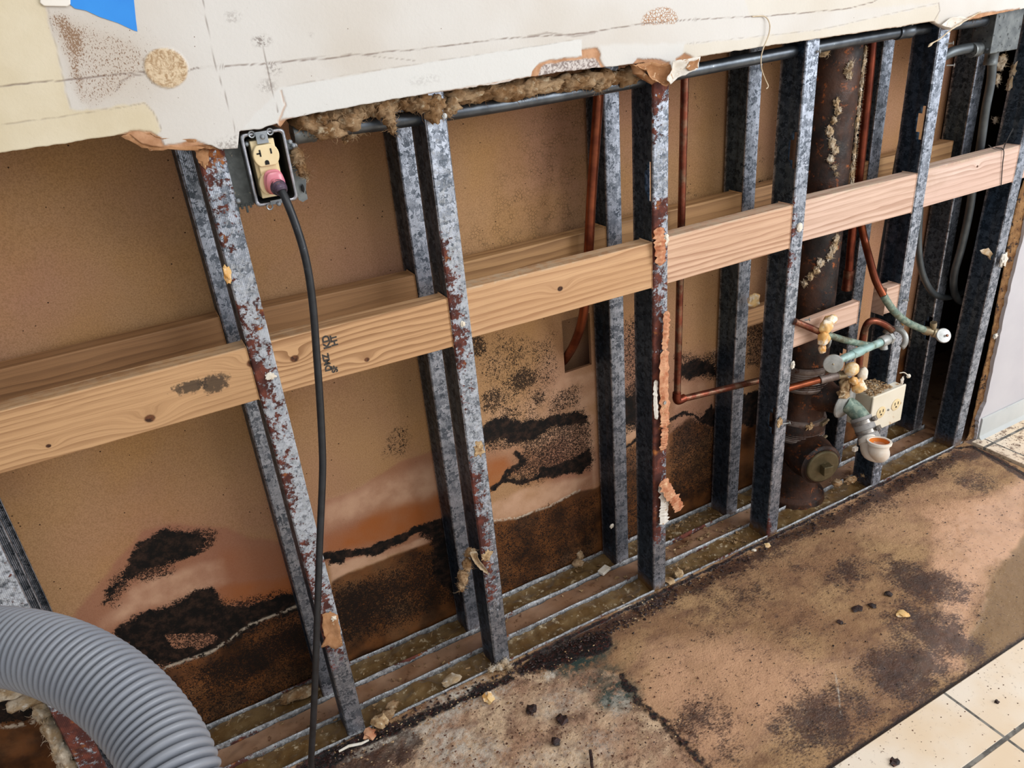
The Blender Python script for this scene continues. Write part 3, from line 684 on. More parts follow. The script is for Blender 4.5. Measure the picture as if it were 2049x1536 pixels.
L('line', [(1055,74),(1095,66),(1150,72),(1190,66)], .0012, .0008, .001, 30, .6)
L('line', [(0,250),(150,230),(290,207),(306,222),(322,255),(322,265)], .0006, .0005, .002, 30, .45); L('line', [(572,172),(700,150),(900,118),(1060,95),(1160,78)], .0005, .0005, 0, 30, .35)
L('line', [(1375,88),(1640,60),(1878,6)], .0005, .0005, 0, 30, .4); L('line', [(1878,6),(1880,22),(1870,40)], .001, .0007, 0, 30, .8); L('line', [(94,0),(97,30),(118,120),(140,218)], .0006, .0006, .001, 30, .3)
f.poly('band', [(560,175),(900,118),(1165,78),(1165,140),(870,190),(560,250)], .001, .001, 60, .9); f.poly('band', [(480,262),(560,175),(575,240),(560,260)], .002, .003, 60, .7)
f.poly('band', [(1200,90),(1370,85),(1365,115),(1380,160),(1215,160)], .003, .003, 60, .6)
f.poly('torn', [(1062,158),(1066,143),(1078,126),(1100,120),(1166,113),(1164,99),(1196,95),(1202,108),(1200,118),(1214,138),(1214,170)], .0012, .002, 90)
f.poly('gyp', [(1078,158),(1084,134),(1092,129),(1140,121),(1192,116),(1199,128),(1207,142),(1207,160)], .0012, .0022, 90)
f.poly('torn', [(1268,128),(1275,115),(1300,118),(1340,124),(1340,180),(1288,180)], .0012, .003, 70); f.poly('torn', [(1352,118),(1370,106),(1385,112),(1390,122),(1355,126)], .001, .002, 70)
f.poly('torn', [(235,272),(262,262),(300,262),(322,276),(330,290),(390,280),(412,290),(430,305),(300,315),(262,290)], .0012, .0025, 70)
f.poly('torn', [(555,262),(558,240),(572,236),(590,236),(575,250),(565,262)], .001, .002, 70); f.line('torn', [(560,240),(566,225),(572,210),(562,182)], .0012, .0008, .002, 60, .6)
f.poly('torn', [(1905,68),(1908,44),(1925,40),(1960,26),(2040,17),(2040,40)], .001, .002, 70)
f.line('torn', [(600,235),(870,187),(1060,154)], .0008, .0006, .001, 60, .8); f.line('torn', [(1395,115),(1640,78),(1870,43)], .0007, .0006, .001, 60, .6)
g = f.ch.get
yy = -.013 + (fbm(A, B, 9, 3, 4)-.5)*.0016 - sstep(.45, .55, f.ch['circ'])*.0012 + f.ch['torn']*.0012
A2 = np.concatenate([A[:, :1], A[:, :1], A], 1); B2 = np.concatenate([B[:, :1]+.001, B[:, :1], B], 1); Y2 = np.concatenate([A[:, :1]*0, A[:, :1]*0-.001, yy], 1)
def pad(c, k=0.0): return None if c is None else np.concatenate([np.full((c.shape[0], 2), k), c], 1)
co = np.stack([A2, Y2, B2], -1).reshape(-1, 3)
grid_mesh('wall_front', A2, B2, co, None, {'sA': (pad(g('cream')), pad(g('torn'), .0), pad(g('speck'))), 'sB': (pad(g('line')), pad(g('circ')), pad(g('band'))), 'sC': (pad(g('dirt')), pad(g('gyp'), 1.0), pad(g('crk')))}, M['drywall'])
m = MB(); m.box(-1.6, 3.6, -.013, 0, zt, 2.3); m.box(-1.6, -.17, -.013, 0, 1.182, zt); m.box(2.748, 3.6, -.013, 0, 1.18, zt)
tag(m.build('wall_front', M['drywall'], None, smooth=None), kind='structure')

# ------------------------------------------------------------------ setting: wall and base to the right of the opening
WE = [(2080,345),(2062,410),(2049,470),(2026,558),(2010,631),(1998,688),(1986,745),(1973,805),(1959,838),(1957,860),(1951,889)]
pts = [P(u, v, y=-.016) for u, v in WE]; pts[-1].z = .0
dense = []
for a, b in zip(pts[:-1], pts[1:]):
    for k in range(6): q = a.lerp(b, k/6); dense.append(Vector((q.x+random.uniform(-.002, .002), -.016, q.z)))
dense.append(pts[-1])
m = MB(); top = Vector((dense[0].x+.02, -.016, 1.2))
m.prism([top]+dense+[Vector((3.6, -.016, 0)), Vector((3.6, -.016, 1.2))], (0, .014, 0))
WR = tag(m.build('wall_right', M['lilac'], None, smooth=None), kind='structure')
m = MB(); x0 = pts[-1].x+.004
prof = [(-.017, .072), (-.0195, .071), (-.021, .066), (-.021, .012), (-.024, .006), (-.030, .0015), (-.017, .0015)]
m.prism([(x0, a, b) for a, b in prof], (3.6-x0, 0, 0)); tag(m.build('baseboard_right', M['base'], None, smooth=20), kind='structure')

# ------------------------------------------------------------------ setting: floors
xs = np.arange(-.75, 2.046, .0035); ys = np.arange(-.545, -.0015, .0035); A, B = np.meshgrid(xs, ys, indexing='ij')
f = Field(A, B, lambda u, v: (lambda p: (p.x, p.y))(P(u, v, z=0)))
f.poly('grey', [(400,1700),(560,1540),(760,1455),(1020,1345),(1200,1335),(1245,1350),(1265,1395),(1330,1445),(1400,1536),(1500,1700)], .004, .006, 30)
f.line('grit', [(1245,1350),(1280,1400),(1330,1445),(1385,1500),(1420,1545),(1480,1640)], .008, .012, .014, 60, .8)
f.blob('green', 1235, 1385, 45, 30, .5, 1); f.blob('green', 1160, 1310, 70, 30, .5, 1); f.blob('green', 1200, 1350, 50, 20, .6, .7)
f.poly('grit', [(1025,1335),(1060,1310),(1120,1290),(1210,1262),(1232,1290),(1180,1310),(1100,1335),(1040,1350)], .012, .012, 40, 1)
f.poly('grit', [(560,1560),(620,1505),(760,1450),(880,1405),(1020,1338),(1035,1355),(930,1400),(800,1460),(700,1500),(620,1580)], .008, .008, 40, .8)
f.line('grit', [(1020,1328),(1160,1262),(1331,1178),(1450,1120),(1562,1064),(1660,1015),(1757,968),(1905,895),(1955,890)], .006, .005, .004, 40, .8)
f.poly('dark', [(600,1600),(640,1500),(780,1450),(850,1440),(860,1480),(760,1560)], .02, .02, 20, .9)
f.line('dark', [(1100,1300),(1340,1190),(1562,1085),(1700,1020),(1905,915),(1950,905)], .03, .03, .02, 20, .95)
f.line('dark', [(1345,1190),(1460,1150),(1570,1095)], .05, .05, .02, 20, .55)
for (u, v, a, b, w) in ((1480,1190,120,45,.6),(1420,1250,90,40,.45),(1590,1260,120,60,.45),(1700,1140,90,28,.8),(1850,1160,80,60,.95),(1880,1260,70,70,1),(1820,1330,110,60,1),(1650,1440,130,80,.85),(1500,1300,60,35,.45),(1400,1440,70,50,.8),(1450,1500,60,50,.55),(1345,1300,60,40,.35),(1600,1130,70,22,.5),(1150,1450,90,40,.32),(950,1500,70,40,.3),(1300,1480,50,50,.3),(1240,1360,40,50,.5),(1950,960,60,30,.7),(1760,1010,110,18,.6),(1900,1080,80,28,.4),(1540,1450,80,60,.3)):
    f.blob('dark', u, v, a, b, .9, w, .5)
f.line('dark', [(1950,895),(2000,920),(2060,955)], .016, .012, .01, 30, 1); f.line('grit', [(1950,893),(2000,918),(2060,950)], .006, .005, .005, 40, 1)
f.line('dark', [(1480,1700),(1660,1530),(1881,1382),(2049,1272),(2200,1180)], .012, .012, .006, 30, .8); f.line('line', [(1480,1650),(1660,1532),(1881,1384),(2060,1266),(2200,1175)], .003, .002)
f.poly('pink', [(1300,1290),(1450,1270),(1700,1330),(1560,1450),(1420,1560),(1330,1440),(1260,1390)], .05, .03, 10, .9)
f.poly('pink', [(900,1430),(1200,1370),(1300,1450),(1250,1700),(700,1700)], .05, .03, 10, .6)
f.poly('pink', [(1650,1000),(1960,950),(1950,1120),(1700,1060)], .05, .03, 10, .4)
f.blob('pink', 1355, 1345, 45, 30, .4, 1)
f.poly('olive', [(2060,1060),(2020,1100),(1990,1150),(1960,1230),(1925,1310),(1935,1345),(2060,1270)], .008, .012, 30)
f.poly('pink', [(1850,1010),(2060,960),(2060,1100),(1985,1150),(1950,1240),(1920,1330),(1850,1340),(1880,1200)], .03, .03, 20, 1)  # pale wash paints the whitish reflection of the wet area into the colour
f.poly('wet', [(1880,1040),(2060,960),(2060,1120),(1985,1150),(1950,1240),(1915,1330),(1820,1380),(1850,1250),(1900,1160)], .03, .03, 20, .95)
f.poly('wet', [(2060,1060),(2020,1100),(1960,1230),(1925,1310),(1935,1345),(2060,1270)], .01, .01, 30, .8)
f.line('wet', [(1040,1330),(1340,1185),(1560,1075),(1905,900)], .025, .025, .01, 20, .7)
f.poly('wet', [(1650,1330),(1900,1200),(1900,1340),(1700,1450),(1500,1500)], .04, .03, 12, .5)
for (u, v, a, b, w) in ((910,1400,60,22,1),(980,1385,40,14,.8),(900,1490,55,40,.7),(960,1510,45,30,.6),(860,1440,60,25,.7),(760,1480,60,8,.9),(1100,1345,14,8,.8),(1240,1400,30,20,.5),(1060,1530,60,30,.4),(1120,1400,50,25,.4),(1180,1490,60,30,.35)): f.blob('powder', u, v, a, b, .6, w, .6)
f.line('powder', [(1240,1215),(1290,1200)], .006, .005, .005, 40, 1); f.line('powder', [(1672,1340),(1684,1425)], .0012, .001, 0, 30, .8)
g = f.ch.get
zz = -.005 + (fbm(A, B, 40, 4, 3)-.5)*.003 + (fbm(A, B, 90, 4, 6)-.5)*.006*f.ch['grey'] - .003*f.ch['grey'] - .002*f.ch['olive']
co = np.stack([A, B, zz], -1).reshape(-1, 3)
grid_mesh('floor', A, B, co, None, {'sA': (g('dark'), g('grit'), g('grey')), 'sB': (g('wet'), g('green'), g('powder')), 'sC': (g('line'), g('olive'), g('pink'))}, M['subfloor'])
m = MB(); m.box(-1.6, -.75, -.545, 0, -.03, -.005); m.box(-.75, 2.046, -.545, 0, -.04, -.012)
tag(m.build('floor', M['gapfill'], None, smooth=None), kind='structure')
m = MB(); m.box(-2.5, 4.5, -4.5, -.548, -.02, .002); m.box(2.05, 4.5, -.548, -.017, -.02, .002)
tag(m.build('floor', M['tile'], None, smooth=None, bevel=.0015), kind='structure')
# slab inside the cavity, seen between the two steel tracks
xs = np.arange(-.8, 2.06, .006); ys = np.arange(.0665, .1245, .004); A, B = np.meshgrid(xs, ys, indexing='ij')
co = np.stack([A, B, -.012+(fbm(A, B, 30, 4, 3)-.5)*.008], -1).reshape(-1, 3)
grid_mesh('floor', A, B, co, None, {}, M['gapfill'])
m = MB(); m.box(-1.6, 3.6, 0.0, .44, -.06, -.03); m.box(2.04, 3.6, 0, .42, -.03, -.004); tag(m.build('floor', M['gapfill'], None, smooth=None), kind='structure')
# ------------------------------------------------------------------ steel tracks on the floor, with the wet dust lying in them
def track(y0, y1, x0, x1, label, seed):
    n = int((x1-x0)/.008); rows = []
    prof = [(y0, .0), (y0, -.012), (y0, -.027), (y0+.02, -.027), (y1-.02, -.027), (y1, -.027), (y1, -.012), (y1, .0)]
    m = MB(); at = []
    for i in range(n+1):
        x = x0+(x1-x0)*i/n
        for j, (y, z) in enumerate(prof):
            w = (mnoise.noise(Vector((x*9, seed+j*.1, 0)))*.0022 if z == 0 else 0)
            m.v.append(Vector((x, y+w, z+(mnoise.noise(Vector((x*22, seed, 5+j)))*.0015 if z == 0 else 0))))
            r = mnoise.noise(Vector((x*5, seed*3+j, 1)))
            at.append((max(0, .34+r*.7), .55, .2+max(0, r*.4), 1))
    k = len(prof)
    m.f = [(i*k+j, i*k+j+1, (i+1)*k+j+1, (i+1)*k+j) for i in range(n) for j in range(k-1)]
    m.at['rust'] = at; m.at['unshaded_knurl'] = [(1, 1, 1, 1)]*len(at)
    o = tag(m.build('steel_floor_track', M['track'], None, smooth=35, solid=.0016), label, 'metal track', None)
    return o
track(-.0005, .0652, -.75, 2.035, 'front galvanised floor track, beside the stained subfloor, holding the near row of studs', 1)
track(.1245, .1905, -.75, 2.035, 'rear galvanised floor track running along the mouldy back board', 4)
def trackfill(y0, y1, label, seed, cat='wet debris'):
    xs = np.arange(-.74, 2.03, .005); ys = np.linspace(y0, y1, 14); A, B = np.meshgrid(xs, ys, indexing='ij')
    z = -.013+(fbm(A, B, 35, 5, seed)-.5)*.016+(fbm(A, B, 8, 3, seed+2)-.5)*.012
    z = np.minimum(z, -.004)
    o = grid_mesh('wet_dust', A, B, np.stack([A, B, z], -1).reshape(-1, 3), None, {}, M['grime'], 'stuff')
    return tag(o, label, cat)
trackfill(.002, .063, 'brown wet dust and plaster lying in the front floor track', 3)
trackfill(.127, .188, 'brown wet dust lying in the rear floor track below the mould', 9)

# ------------------------------------------------------------------ steel studs
def key(z, ks):
    return float(np.interp(z, [k[0] for k in ks], [k[1] for k in ks]))
SD = .064; SW = .034
def stud(name, x0, y0, label, group, rust=(), side=(1, 1), white=(), grime=0.0, holes=(), ztop=1.34, zbot=-.024, shear=0.0, skew=.0, wobble=.0, seed=0):
    P2 = [(x0+SW, y0+.008), (x0+SW, y0+.0015), (x0+SW-.0015, y0), (x0+SW*.75, y0), (x0+SW*.5, y0), (x0+SW*.25, y0), (x0+.0018, y0), (x0, y0+.002)]
    ws = [.006, .013, .022, .030, .034, .045, .055]
    P2 += [(x0+(.0016 if q in (.030, .034) else 0), y0+q) for q in ws]
    P2 += [(x0, y0+SD-.002), (x0+.002, y0+SD), (x0+SW*.5, y0+SD), (x0+SW-.0015, y0+SD), (x0+SW, y0+SD-.0015), (x0+SW, y0+SD-.008)]
    zset = set(round(zbot+(ztop-zbot)*i/110, 4) for i in range(111))
    for hz in holes:
        for d in (-.036, -.020, .020, .036): zset.add(round(hz+d, 4))
    zl = sorted(zset); k = len(P2); m = MB(); at = []
    for z in zl:
        for j, (x, y) in enumerate(P2):
            m.v.append(Vector((x+shear*z, y, z)))
            r = key(z, rust) if rust else 0.0
            if j <= 7:
                t = (x-x0)/SW; wgt = side[0]*(1-t)+side[1]*t
            else: wgt = .25 if j < 14 else .1
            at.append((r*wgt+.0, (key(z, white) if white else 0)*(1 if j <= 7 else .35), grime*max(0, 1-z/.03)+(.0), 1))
    for i in range(len(zl)-1):
        zc = (zl[i]+zl[i+1])/2
        for j in range(k-1):
            skip = False
            for hz in holes:
                a = abs(zc-hz); yc = (P2[j][1]+P2[j+1][1])/2-y0
                if 7 <= j < 14 and ((a < .036 and .004 < yc < .013) or (a < .020 and .004 < yc < .022)): skip = True
            if not skip: m.f.append((i*k+j, i*k+j+1, (i+1)*k+j+1, (i+1)*k+j))
    m.at['rust'] = at; m.at['unshaded_knurl'] = [((1 if (j <= 7 or j >= 15) else 0),)*3+(1,) for z in zl for j in range(k)]
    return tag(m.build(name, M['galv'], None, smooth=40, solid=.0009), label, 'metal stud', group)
GF = 'front row of steel studs'; GB = 'rear row of steel studs'
XF = [-.306, .123, .456, .885, 1.250, 1.640]
rust = {0: [(0, .55), (.15, .62), (.30, .75), (.36, .5), (.42, .25), (.55, .35), (.62, .3), (.75, .2), (1.3, 0)],
        1: [(0, .02), (.14, .10), (.17, .45), (.22, .62), (.30, .66), (.40, .62), (.46, .6), (.52, .40), (.58, .55), (.68, .55), (.76, .62), (.85, .62), (.92, .55), (.98, .2), (1.02, .45), (1.10, .55), (1.14, .8), (1.2, .6)],
        2: [(0, .0), (.14, .02), (.18, .55), (.25, .62), (.36, .66), (.45, .6), (.50, .55), (.56, .30), (.66, .45), (.75, .6), (.85, .62), (.93, .58), (.99, .2), (1.02, .0), (1.2, .0)],
        3: [(0, .0), (.10, .05), (.14, .6), (.3, .72), (.5, .78), (.66, .75), (.74, .55), (.78, .6), (.82, .6), (.92, .7), (.95, .25), (1.0, .3), (1.08, .45), (1.14, .8)],
        4: [(0, .65), (.05, .5), (.09, .1), (.35, .0), (.49, .3), (.52, .35), (.55, 0), (.7, .42), (.84, .45), (.90, .25), (1.0, 0), (1.2, 0)],
        5: [(0, .1), (.5, .05), (.8, 0), (1.2, 0)]}
side = {0: (1, 1), 1: (1.1, .72), 2: (1.12, .62), 3: (1.2, .8), 4: (1.35, .25), 5: (.5, .5)}
wh = {0: [(0, .6), (1.3, .75)], 1: [(0, .15), (.15, .3), (.3, .7), (.9, .75), (1.0, .5), (1.2, .6)], 2: [(0, .1), (.2, .5), (.9, .7), (1.2, .3)], 3: [(0, .1), (.2, .6), (.9, .6), (1.2, .45)], 4: [(0, .3), (.5, .15), (1.2, .15)], 5: [(0, .5), (.5, .4), (.7, .1), (1.2, .1)]}
lab = ['rust-streaked front stud behind the grey hose, leftmost in the photo', 'rust-spotted front stud immediately left of the box holding the ivory receptacle',
       'front stud with a long rust patch, its foot packed with tan insulation crumbs', 'front stud covered with dark red rust and splintered brown paper strips',
       'clean bright front stud standing just left of the big rusty drain pipe', 'front stud with protruding nails standing behind the cream lower outlet box']
hl = {3: (.968,), 4: (.967, .335), 5: (.966,)}
for i, x in enumerate(XF):
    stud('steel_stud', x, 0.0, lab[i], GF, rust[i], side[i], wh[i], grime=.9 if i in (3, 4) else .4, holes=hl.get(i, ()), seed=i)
pa = P(1911, 881, y=0); pb = P(2042, 304, y=0); sh = (pb.x-pa.x)/(pb.z-pa.z)
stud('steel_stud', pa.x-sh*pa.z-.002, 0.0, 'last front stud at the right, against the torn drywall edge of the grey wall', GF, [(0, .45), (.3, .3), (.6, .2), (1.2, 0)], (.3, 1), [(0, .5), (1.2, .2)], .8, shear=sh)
XR = [-.322, .108, .450, .868, 1.230, 1.632, 1.985]
labr = ['rear stud seen just to the right of the leftmost rusty front stud', 'narrow dark rear stud behind the stud beside the receptacle box', 'rear stud between the receptacle box and the orange bent copper pipe, light flange',
        'rear stud touching the right side of the orange bent copper pipe', 'rear stud crossed by the thin horizontal copper pipe', 'rear stud directly right of the big rusty drain pipe', 'dark rear stud beside the looped conduits at the right']
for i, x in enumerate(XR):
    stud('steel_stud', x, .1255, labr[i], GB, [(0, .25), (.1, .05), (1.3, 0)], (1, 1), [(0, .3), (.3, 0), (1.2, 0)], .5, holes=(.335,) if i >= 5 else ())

# ------------------------------------------------------------------ timber blocking
def wpx(u, v, y=0.0): p = P(u, v, y=y); return p.x, p.z
def plank(name, x0, x1, y0, y1, z0, z1, mat, label, group, tilt=0.0, bev=.0018, notch=None):
    m = MB(); n = max(2, int((x1-x0)/.02)); V = []; Fc = []
    for i in range(n+1):
        t = i/n; x = x0+(x1-x0)*t; dz = tilt*(t-.5)
        V += [(x, y0, z0+dz), (x, y1, z0+dz), (x, y1, z1+dz), (x, y0, z1+dz)]
    for i in range(n):
        for k in range(4): Fc.append((i*4+k, i*4+(k+1) % 4, (i+1)*4+(k+1) % 4, (i+1)*4+k))
    Fc += [(0, 1, 2, 3), (n*4+3, n*4+2, n*4+1, n*4)]
    m.add(V, [tuple(reversed(q)) for q in Fc])
    return tag(m.build(name, mat, None, smooth=None, bevel=bev), label, 'wood board', group)
K = wpx(300, 838); K2 = wpx(97, 893); K3 = wpx(590, 718); K4 = wpx(1122, 578); K5 = wpx(735, 720); K6 = wpx(505, 727)
MO = wpx(430, 768); MO2 = wpx(380, 775)
wA = mat_wood('pine_left', '#c79d72', '#b58a60', '#855c3a', 30, ((K[0], K[1], .013), (K2[0], K2[1], .006), (K6[0], K6[1], .014)), 1.0, ((MO[0], MO[1], .040, .030), (MO2[0], MO2[1], .045, .02)))
wB = mat_wood('pine_stamped', '#cda378', '#bd9167', '#8c6340', 28, ((K3[0], K3[1], .012), (K5[0], K5[1], .008)), 4.0)
wC = mat_wood('pine_knot', '#d6ad84', '#c79c72', '#996c48', 22, ((K4[0], K4[1], .010),), 7.0)
wD = mat_wood('pine_pinkish', '#dbb699', '#cda688', '#a2765a', 24, (), 11.0)
wE = mat_wood('pine_bleached', '#dfc1ad', '#d2b09b', '#a8826b', 22, (), 15.0)
wF = mat_wood('pine_bleached_knot', '#e0c5b6', '#d5b5a4', '#ab8774', 24, ((1.86, .835, .006),), 19.0)
wR = mat_wood('pine_rear', '#a98058', '#966e4a', '#6c4c32', 26, ((.02, .80, .006),), 23.0)
wS = mat_wood('pine_rear_figured', '#b68e62', '#a47c52', '#7c5838', 20, ((1.0, .80, .02),), 27.0)
GW = 'front row of wood blocking between studs'; ZT = .855; ZB_ = .765
plank('wood_blocking', -.80, XF[0]-.002, .002, .040, ZB_, ZT, wA, 'front wood block hidden mostly outside the frame left of the hose stud', GW) if False else None
plank('wood_blocking', XF[0]+.002, XF[1]-.002, .002, .040, .765, .854, wA, 'front pine block with a drilled hole and black mould smudge, at the left edge', GW)
stamped = plank('wood_blocking', XF[1]+.002, XF[2]-.002, .002, .040, .763, .852, wB, 'front pine block with black ink stamp, crossed by the black cord', GW, tilt=-.006)
plank('wood_blocking', XF[2]+.002, XF[3]-.002, .002, .040, .765, .856, wC, 'front pine block with one round grey knot, right of the first long-rusted stud', GW, tilt=-.004)
plank('wood_blocking', XF[3]+.002, XF[4]-.002, .002, .040, .763, .857, wD, 'front pine block between the paper-stripped stud and the bright stud', GW)
plank('wood_blocking', XF[4]+.002, XF[5]-.002, .002, .040, .768, .858, wE, 'pale pinkish front block crossing the big rusty drain pipe', GW, tilt=-.006)
blkR = plank('wood_blocking', XF[5]+.002, pa.x+sh*.8-.004, .002, .040, .770, .860, wF, 'pale pinkish front block tied with thin black wire at the right', GW)
plank('wood_blocking', pa.x+sh*.8+.003, 2.5, .002, .040, .772, .862, wF, 'stub of pale block right of the last front stud, at the frame edge', GW)
GR = 'rear row of wood blocking between studs'
for (a, b, z0, z1, mt, lb, tl) in ((XR[0]+.002, XR[1]-.002, .775, .868, wR, 'rear wood block along the back board at the left edge', 0),
        (XR[1]+.002, XR[2]-.002, .772, .863, wR, 'rear dark-ended wood block behind the black cord', -.008), (XR[2]+.002, XR[3]-.002, .770, .861, wS, 'rear figured wood block with bull-nosed grain behind the orange copper pipe', .002),
        (XR[3]+.002, XR[4]-.002, .772, .865, wS, 'rear wood block with crumbs on top, behind the straight copper riser', 0), (XR[4]+.002, XR[5]-.002, .775, .868, wR, 'rear wood block behind the rusty drain pipe', 0), (XR[5]+.002, 1.945, .775, .868, wS, 'short rear wood block ending left of the looped conduits', 0)):
    plank('wood_blocking', a, b, .130, .168, z0, z1, mt, lb, GR, tilt=tl)
plank('wood_blocking', XF[4]+.036, 1.497, .004, .024, .520, .576, wE, 'short cut low block in front of the rusty drain pipe, touching the copper stub', 'low cut wood pieces', tilt=.006)
plank('wood_blocking', 1.590, XF[5]-.002, .004, .036, .520, .588, wE, 'short low block stub fixed to the left of the nail-studded stud', 'low cut wood pieces')
plank('wood_blocking', 1.262, 1.40, .130, .150, .533, .578, wR, 'low rear wood piece seen left of the bright stud', 'low cut wood pieces')
# ink stamp on the second block
def letters(txt, u, v, size, name='ink_stamp'):
    c = bpy.data.curves.new('stamp', 'FONT'); c.body = txt; c.size = size; c.extrude = .0001; c.offset = .0006; c.align_x = 'CENTER'; c.align_y = 'CENTER'
    t = bpy.data.objects.new('stamp', c); COL.objects.link(t)
    dg = bpy.context.evaluated_depsgraph_get(); me = bpy.data.meshes.new_from_object(t.evaluated_get(dg)); bpy.data.objects.remove(t)
    x, z = wpx(u, v, .0015); rot = Matrix.Translation((x, .0016, z)) @ Matrix.Rotation(math.radians(90), 4, 'X') @ Matrix.Rotation(math.radians(90), 4, 'Z')
    me.transform(Matrix.Translation(-WLOC[stamped.name]) @ rot); me.materials.clear(); me.materials.append(M['stamp'])
    o = bpy.data.objects.new(name, me); COL.objects.link(o); o.parent = stamped; return o
letters('KD', 654, 684, .016); letters('HT', 669, 681, .014); letters('DMZ', 655, 725, .014); letters('SF', 670, 738, .013)
# ------------------------------------------------------------------ upper receptacle box, its bracket, plug and cord
def V3(u, v, y): return P(u, v, y=y)
YF = -.010
tl, tr, br, bl = V3(479, 266, YF), V3(561, 260, YF), V3(605, 400, YF), V3(513, 413, YF)
x0b, x1b = (tl.x+bl.x)/2, (tr.x+br.x)/2; z0b, z1b = (br.z+bl.z)/2, (tl.z+tr.z)/2
BX = thing('outlet_box', 'galvanised steel box with an ivory double receptacle, bracketed to the stud under the painted drywall', 'outlet box', ((x0b+x1b)/2, .02, z0b))
def rr(x0, x1, z0, z1, r, y, n=4):
    o = []
    for (cx_, cz_, a0) in ((x1-r, z1-r, 0), (x0+r, z1-r, 90), (x0+r, z0+r, 180), (x1-r, z0+r, 270)):
        for k in range(n+1):
            a = math.radians(a0+90*k/n); o.append(Vector((cx_+r*math.cos(a), y, cz_+r*math.sin(a))))
    return o
def ring(m, A_, B_):
    n = len(A_); m.add(A_+B_, [(i, (i+1) % n, n+(i+1) % n, n+i) for i in range(n)])
m = MB(); t = .004
o0, o1 = rr(x0b, x1b, z0b, z1b, .006, YF), rr(x0b, x1b, z0b, z1b, .006, .045)
i0, i1 = rr(x0b+t, x1b-t, z0b+t, z1b-t, .005, YF), rr(x0b+t, x1b-t, z0b+t, z1b-t, .005, .043)
ring(m, o1, o0); m.add(o1, [tuple(range(len(o1)))]); m.build('box_shell', M['box_steel'], BX, smooth=35)
m = MB(); ring(m, i0, i1); m.add(i1, [tuple(range(len(i1)-1, -1, -1))]); m.build('box_interior', M['black'], BX, smooth=35)
m = MB(); ring(m, o0, i0); m.build('box_rim', M['edge'], BX, smooth=35, solid=.0012)
# bracket plate to the stud, and side wing on the right
m = MB(); m.box(XF[1]+.030, x0b-.0005, .002, .0045, z0b+.002, z1b-.012); m.box(XF[1]+.030, XF[1]+.033, .002, .035, z0b+.004, z1b-.012)
for i in range(5):
    q = x0b-.004-i*.006; m.box(q-.003, q, .0005, .003, z0b-.006*(i % 2)-.001, z0b+.006)
m.build('bracket', M['box_dark'], BX, smooth=None, bevel=.0006)
m = MB(); wing = [V3(u, v, .012) for u, v in ((562, 268), (580, 285), (600, 320), (614, 350), (612, 378), (616, 398), (606, 404), (598, 400))]
m.prism(wing, (0, .002, 0)); m.build('side_wing', M['box_steel'], BX, smooth=None)
m = MB(); m.blob(V3(606, 377, .009), (.0025, .0015, .006), .15, 1.5, 4, 2); m.build('wing_hole', M['slot'], BX)
for (u, v) in ((477, 402), (493, 288), (580, 284), (587, 291)):
    m = MB(); c = V3(u, v, -.001); m.lathe(c, (0, -1, 0), [(0, .0036), (.0018, .0036), (.0032, .002), (.0034, .0002)], 14); m.build('screw_head', M['fitting'], BX)
# receptacle
cxr = (V3(503, 310, -.012).x+V3(556, 305, -.012).x)/2+.001; zt_, zb_2 = V3(530, 283, -.012).z, V3(538, 336, -.012).z
rc = thing('receptacle', None, None, (cxr, -.01, zb_2)); rc.parent = BX; rc.location = Vector((cxr, -.01, zb_2))-WLOC[BX.name]
zc1 = (zt_+zb_2)/2; rrad = .0178; zc2 = zc1-.0385
def face_ring(cz, y0, y1, m, r=rrad):
    pr = []
    for k in range(40):
        a = 2*math.pi*k/40; pr.append(Vector((cxr+r*math.cos(a)*1.0, y0, cz+max(-r*.80, min(r*.80, r*math.sin(a))))))
    m.prism(pr, (0, y1-y0, 0))
m = MB(); face_ring(zc1, -.0165, -.004, m); face_ring(zc2, -.0165, -.004, m); m.box(cxr-.0125, cxr+.0125, -.0125, .004, zc2-.012, zc1+.012); m.box(cxr-.0165, cxr+.0165, -.006, .02, zc2-.020, zc1+.020)
m.build('receptacle_body', M['ivory'], rc, smooth=30, bevel=.0012)
m = MB(); m.box(cxr-.0088, cxr-.0068, -.0172, -.0164, zc1-.0005, zc1+.0085); m.box(cxr-.0125, cxr-.0078, -.0172, -.0164, zc1+.0028, zc1+.0048)
m.box(cxr+.0062, cxr+.0082, -.0172, -.0164, zc1+.0015, zc1+.0085); pr = [Vector((cxr-.0012+.0029*math.cos(math.pi*k/10), -.0172, zc1-.0090+.0029*math.sin(math.pi*k/10))) for k in range(11)]
pr = [Vector((cxr+.0017, -.0172, zc1-.0122)) + Vector((0, 0, 0))]+pr+[Vector((cxr-.0041, -.0172, zc1-.0122))]; m.prism(pr, (0, .0008, 0)); m.build('contact_slots', M['slot'], rc, smooth=None)
for sgn, zq in ((1, z1b-.004), (-1, z0b+.002)):
    m = MB(); m.box(cxr-.008, cxr+.008, -.0122, -.0108, zq-(.012 if sgn > 0 else .002), zq+(.004 if sgn > 0 else .004)); m.build('mounting_ear', M['fitting'], rc, bevel=.0005, smooth=None)
    for dx in ((-.0125, .0125) if sgn > 0 else (-.010,)):
        m = MB(); c = Vector((cxr+dx, -.0115, zq+(.002 if sgn > 0 else -.004)))
        m.tube([c+Vector((math.cos(a)*.004, 0, math.sin(a)*.004)) for a in [k*2*math.pi/14 for k in range(15)]], .0011, 6); m.build('plaster_ear', M['fitting'], rc)
    m = MB(); m.lathe((cxr+(.001 if sgn > 0 else .003), -.012, zq-(.003 if sgn > 0 else .002)), (0, -1, 0), [(0, .0034), (.002, .0034), (.0032, .0022), (.0034, .0002)], 14); m.build('mounting_screw', M['fitting'], rc)
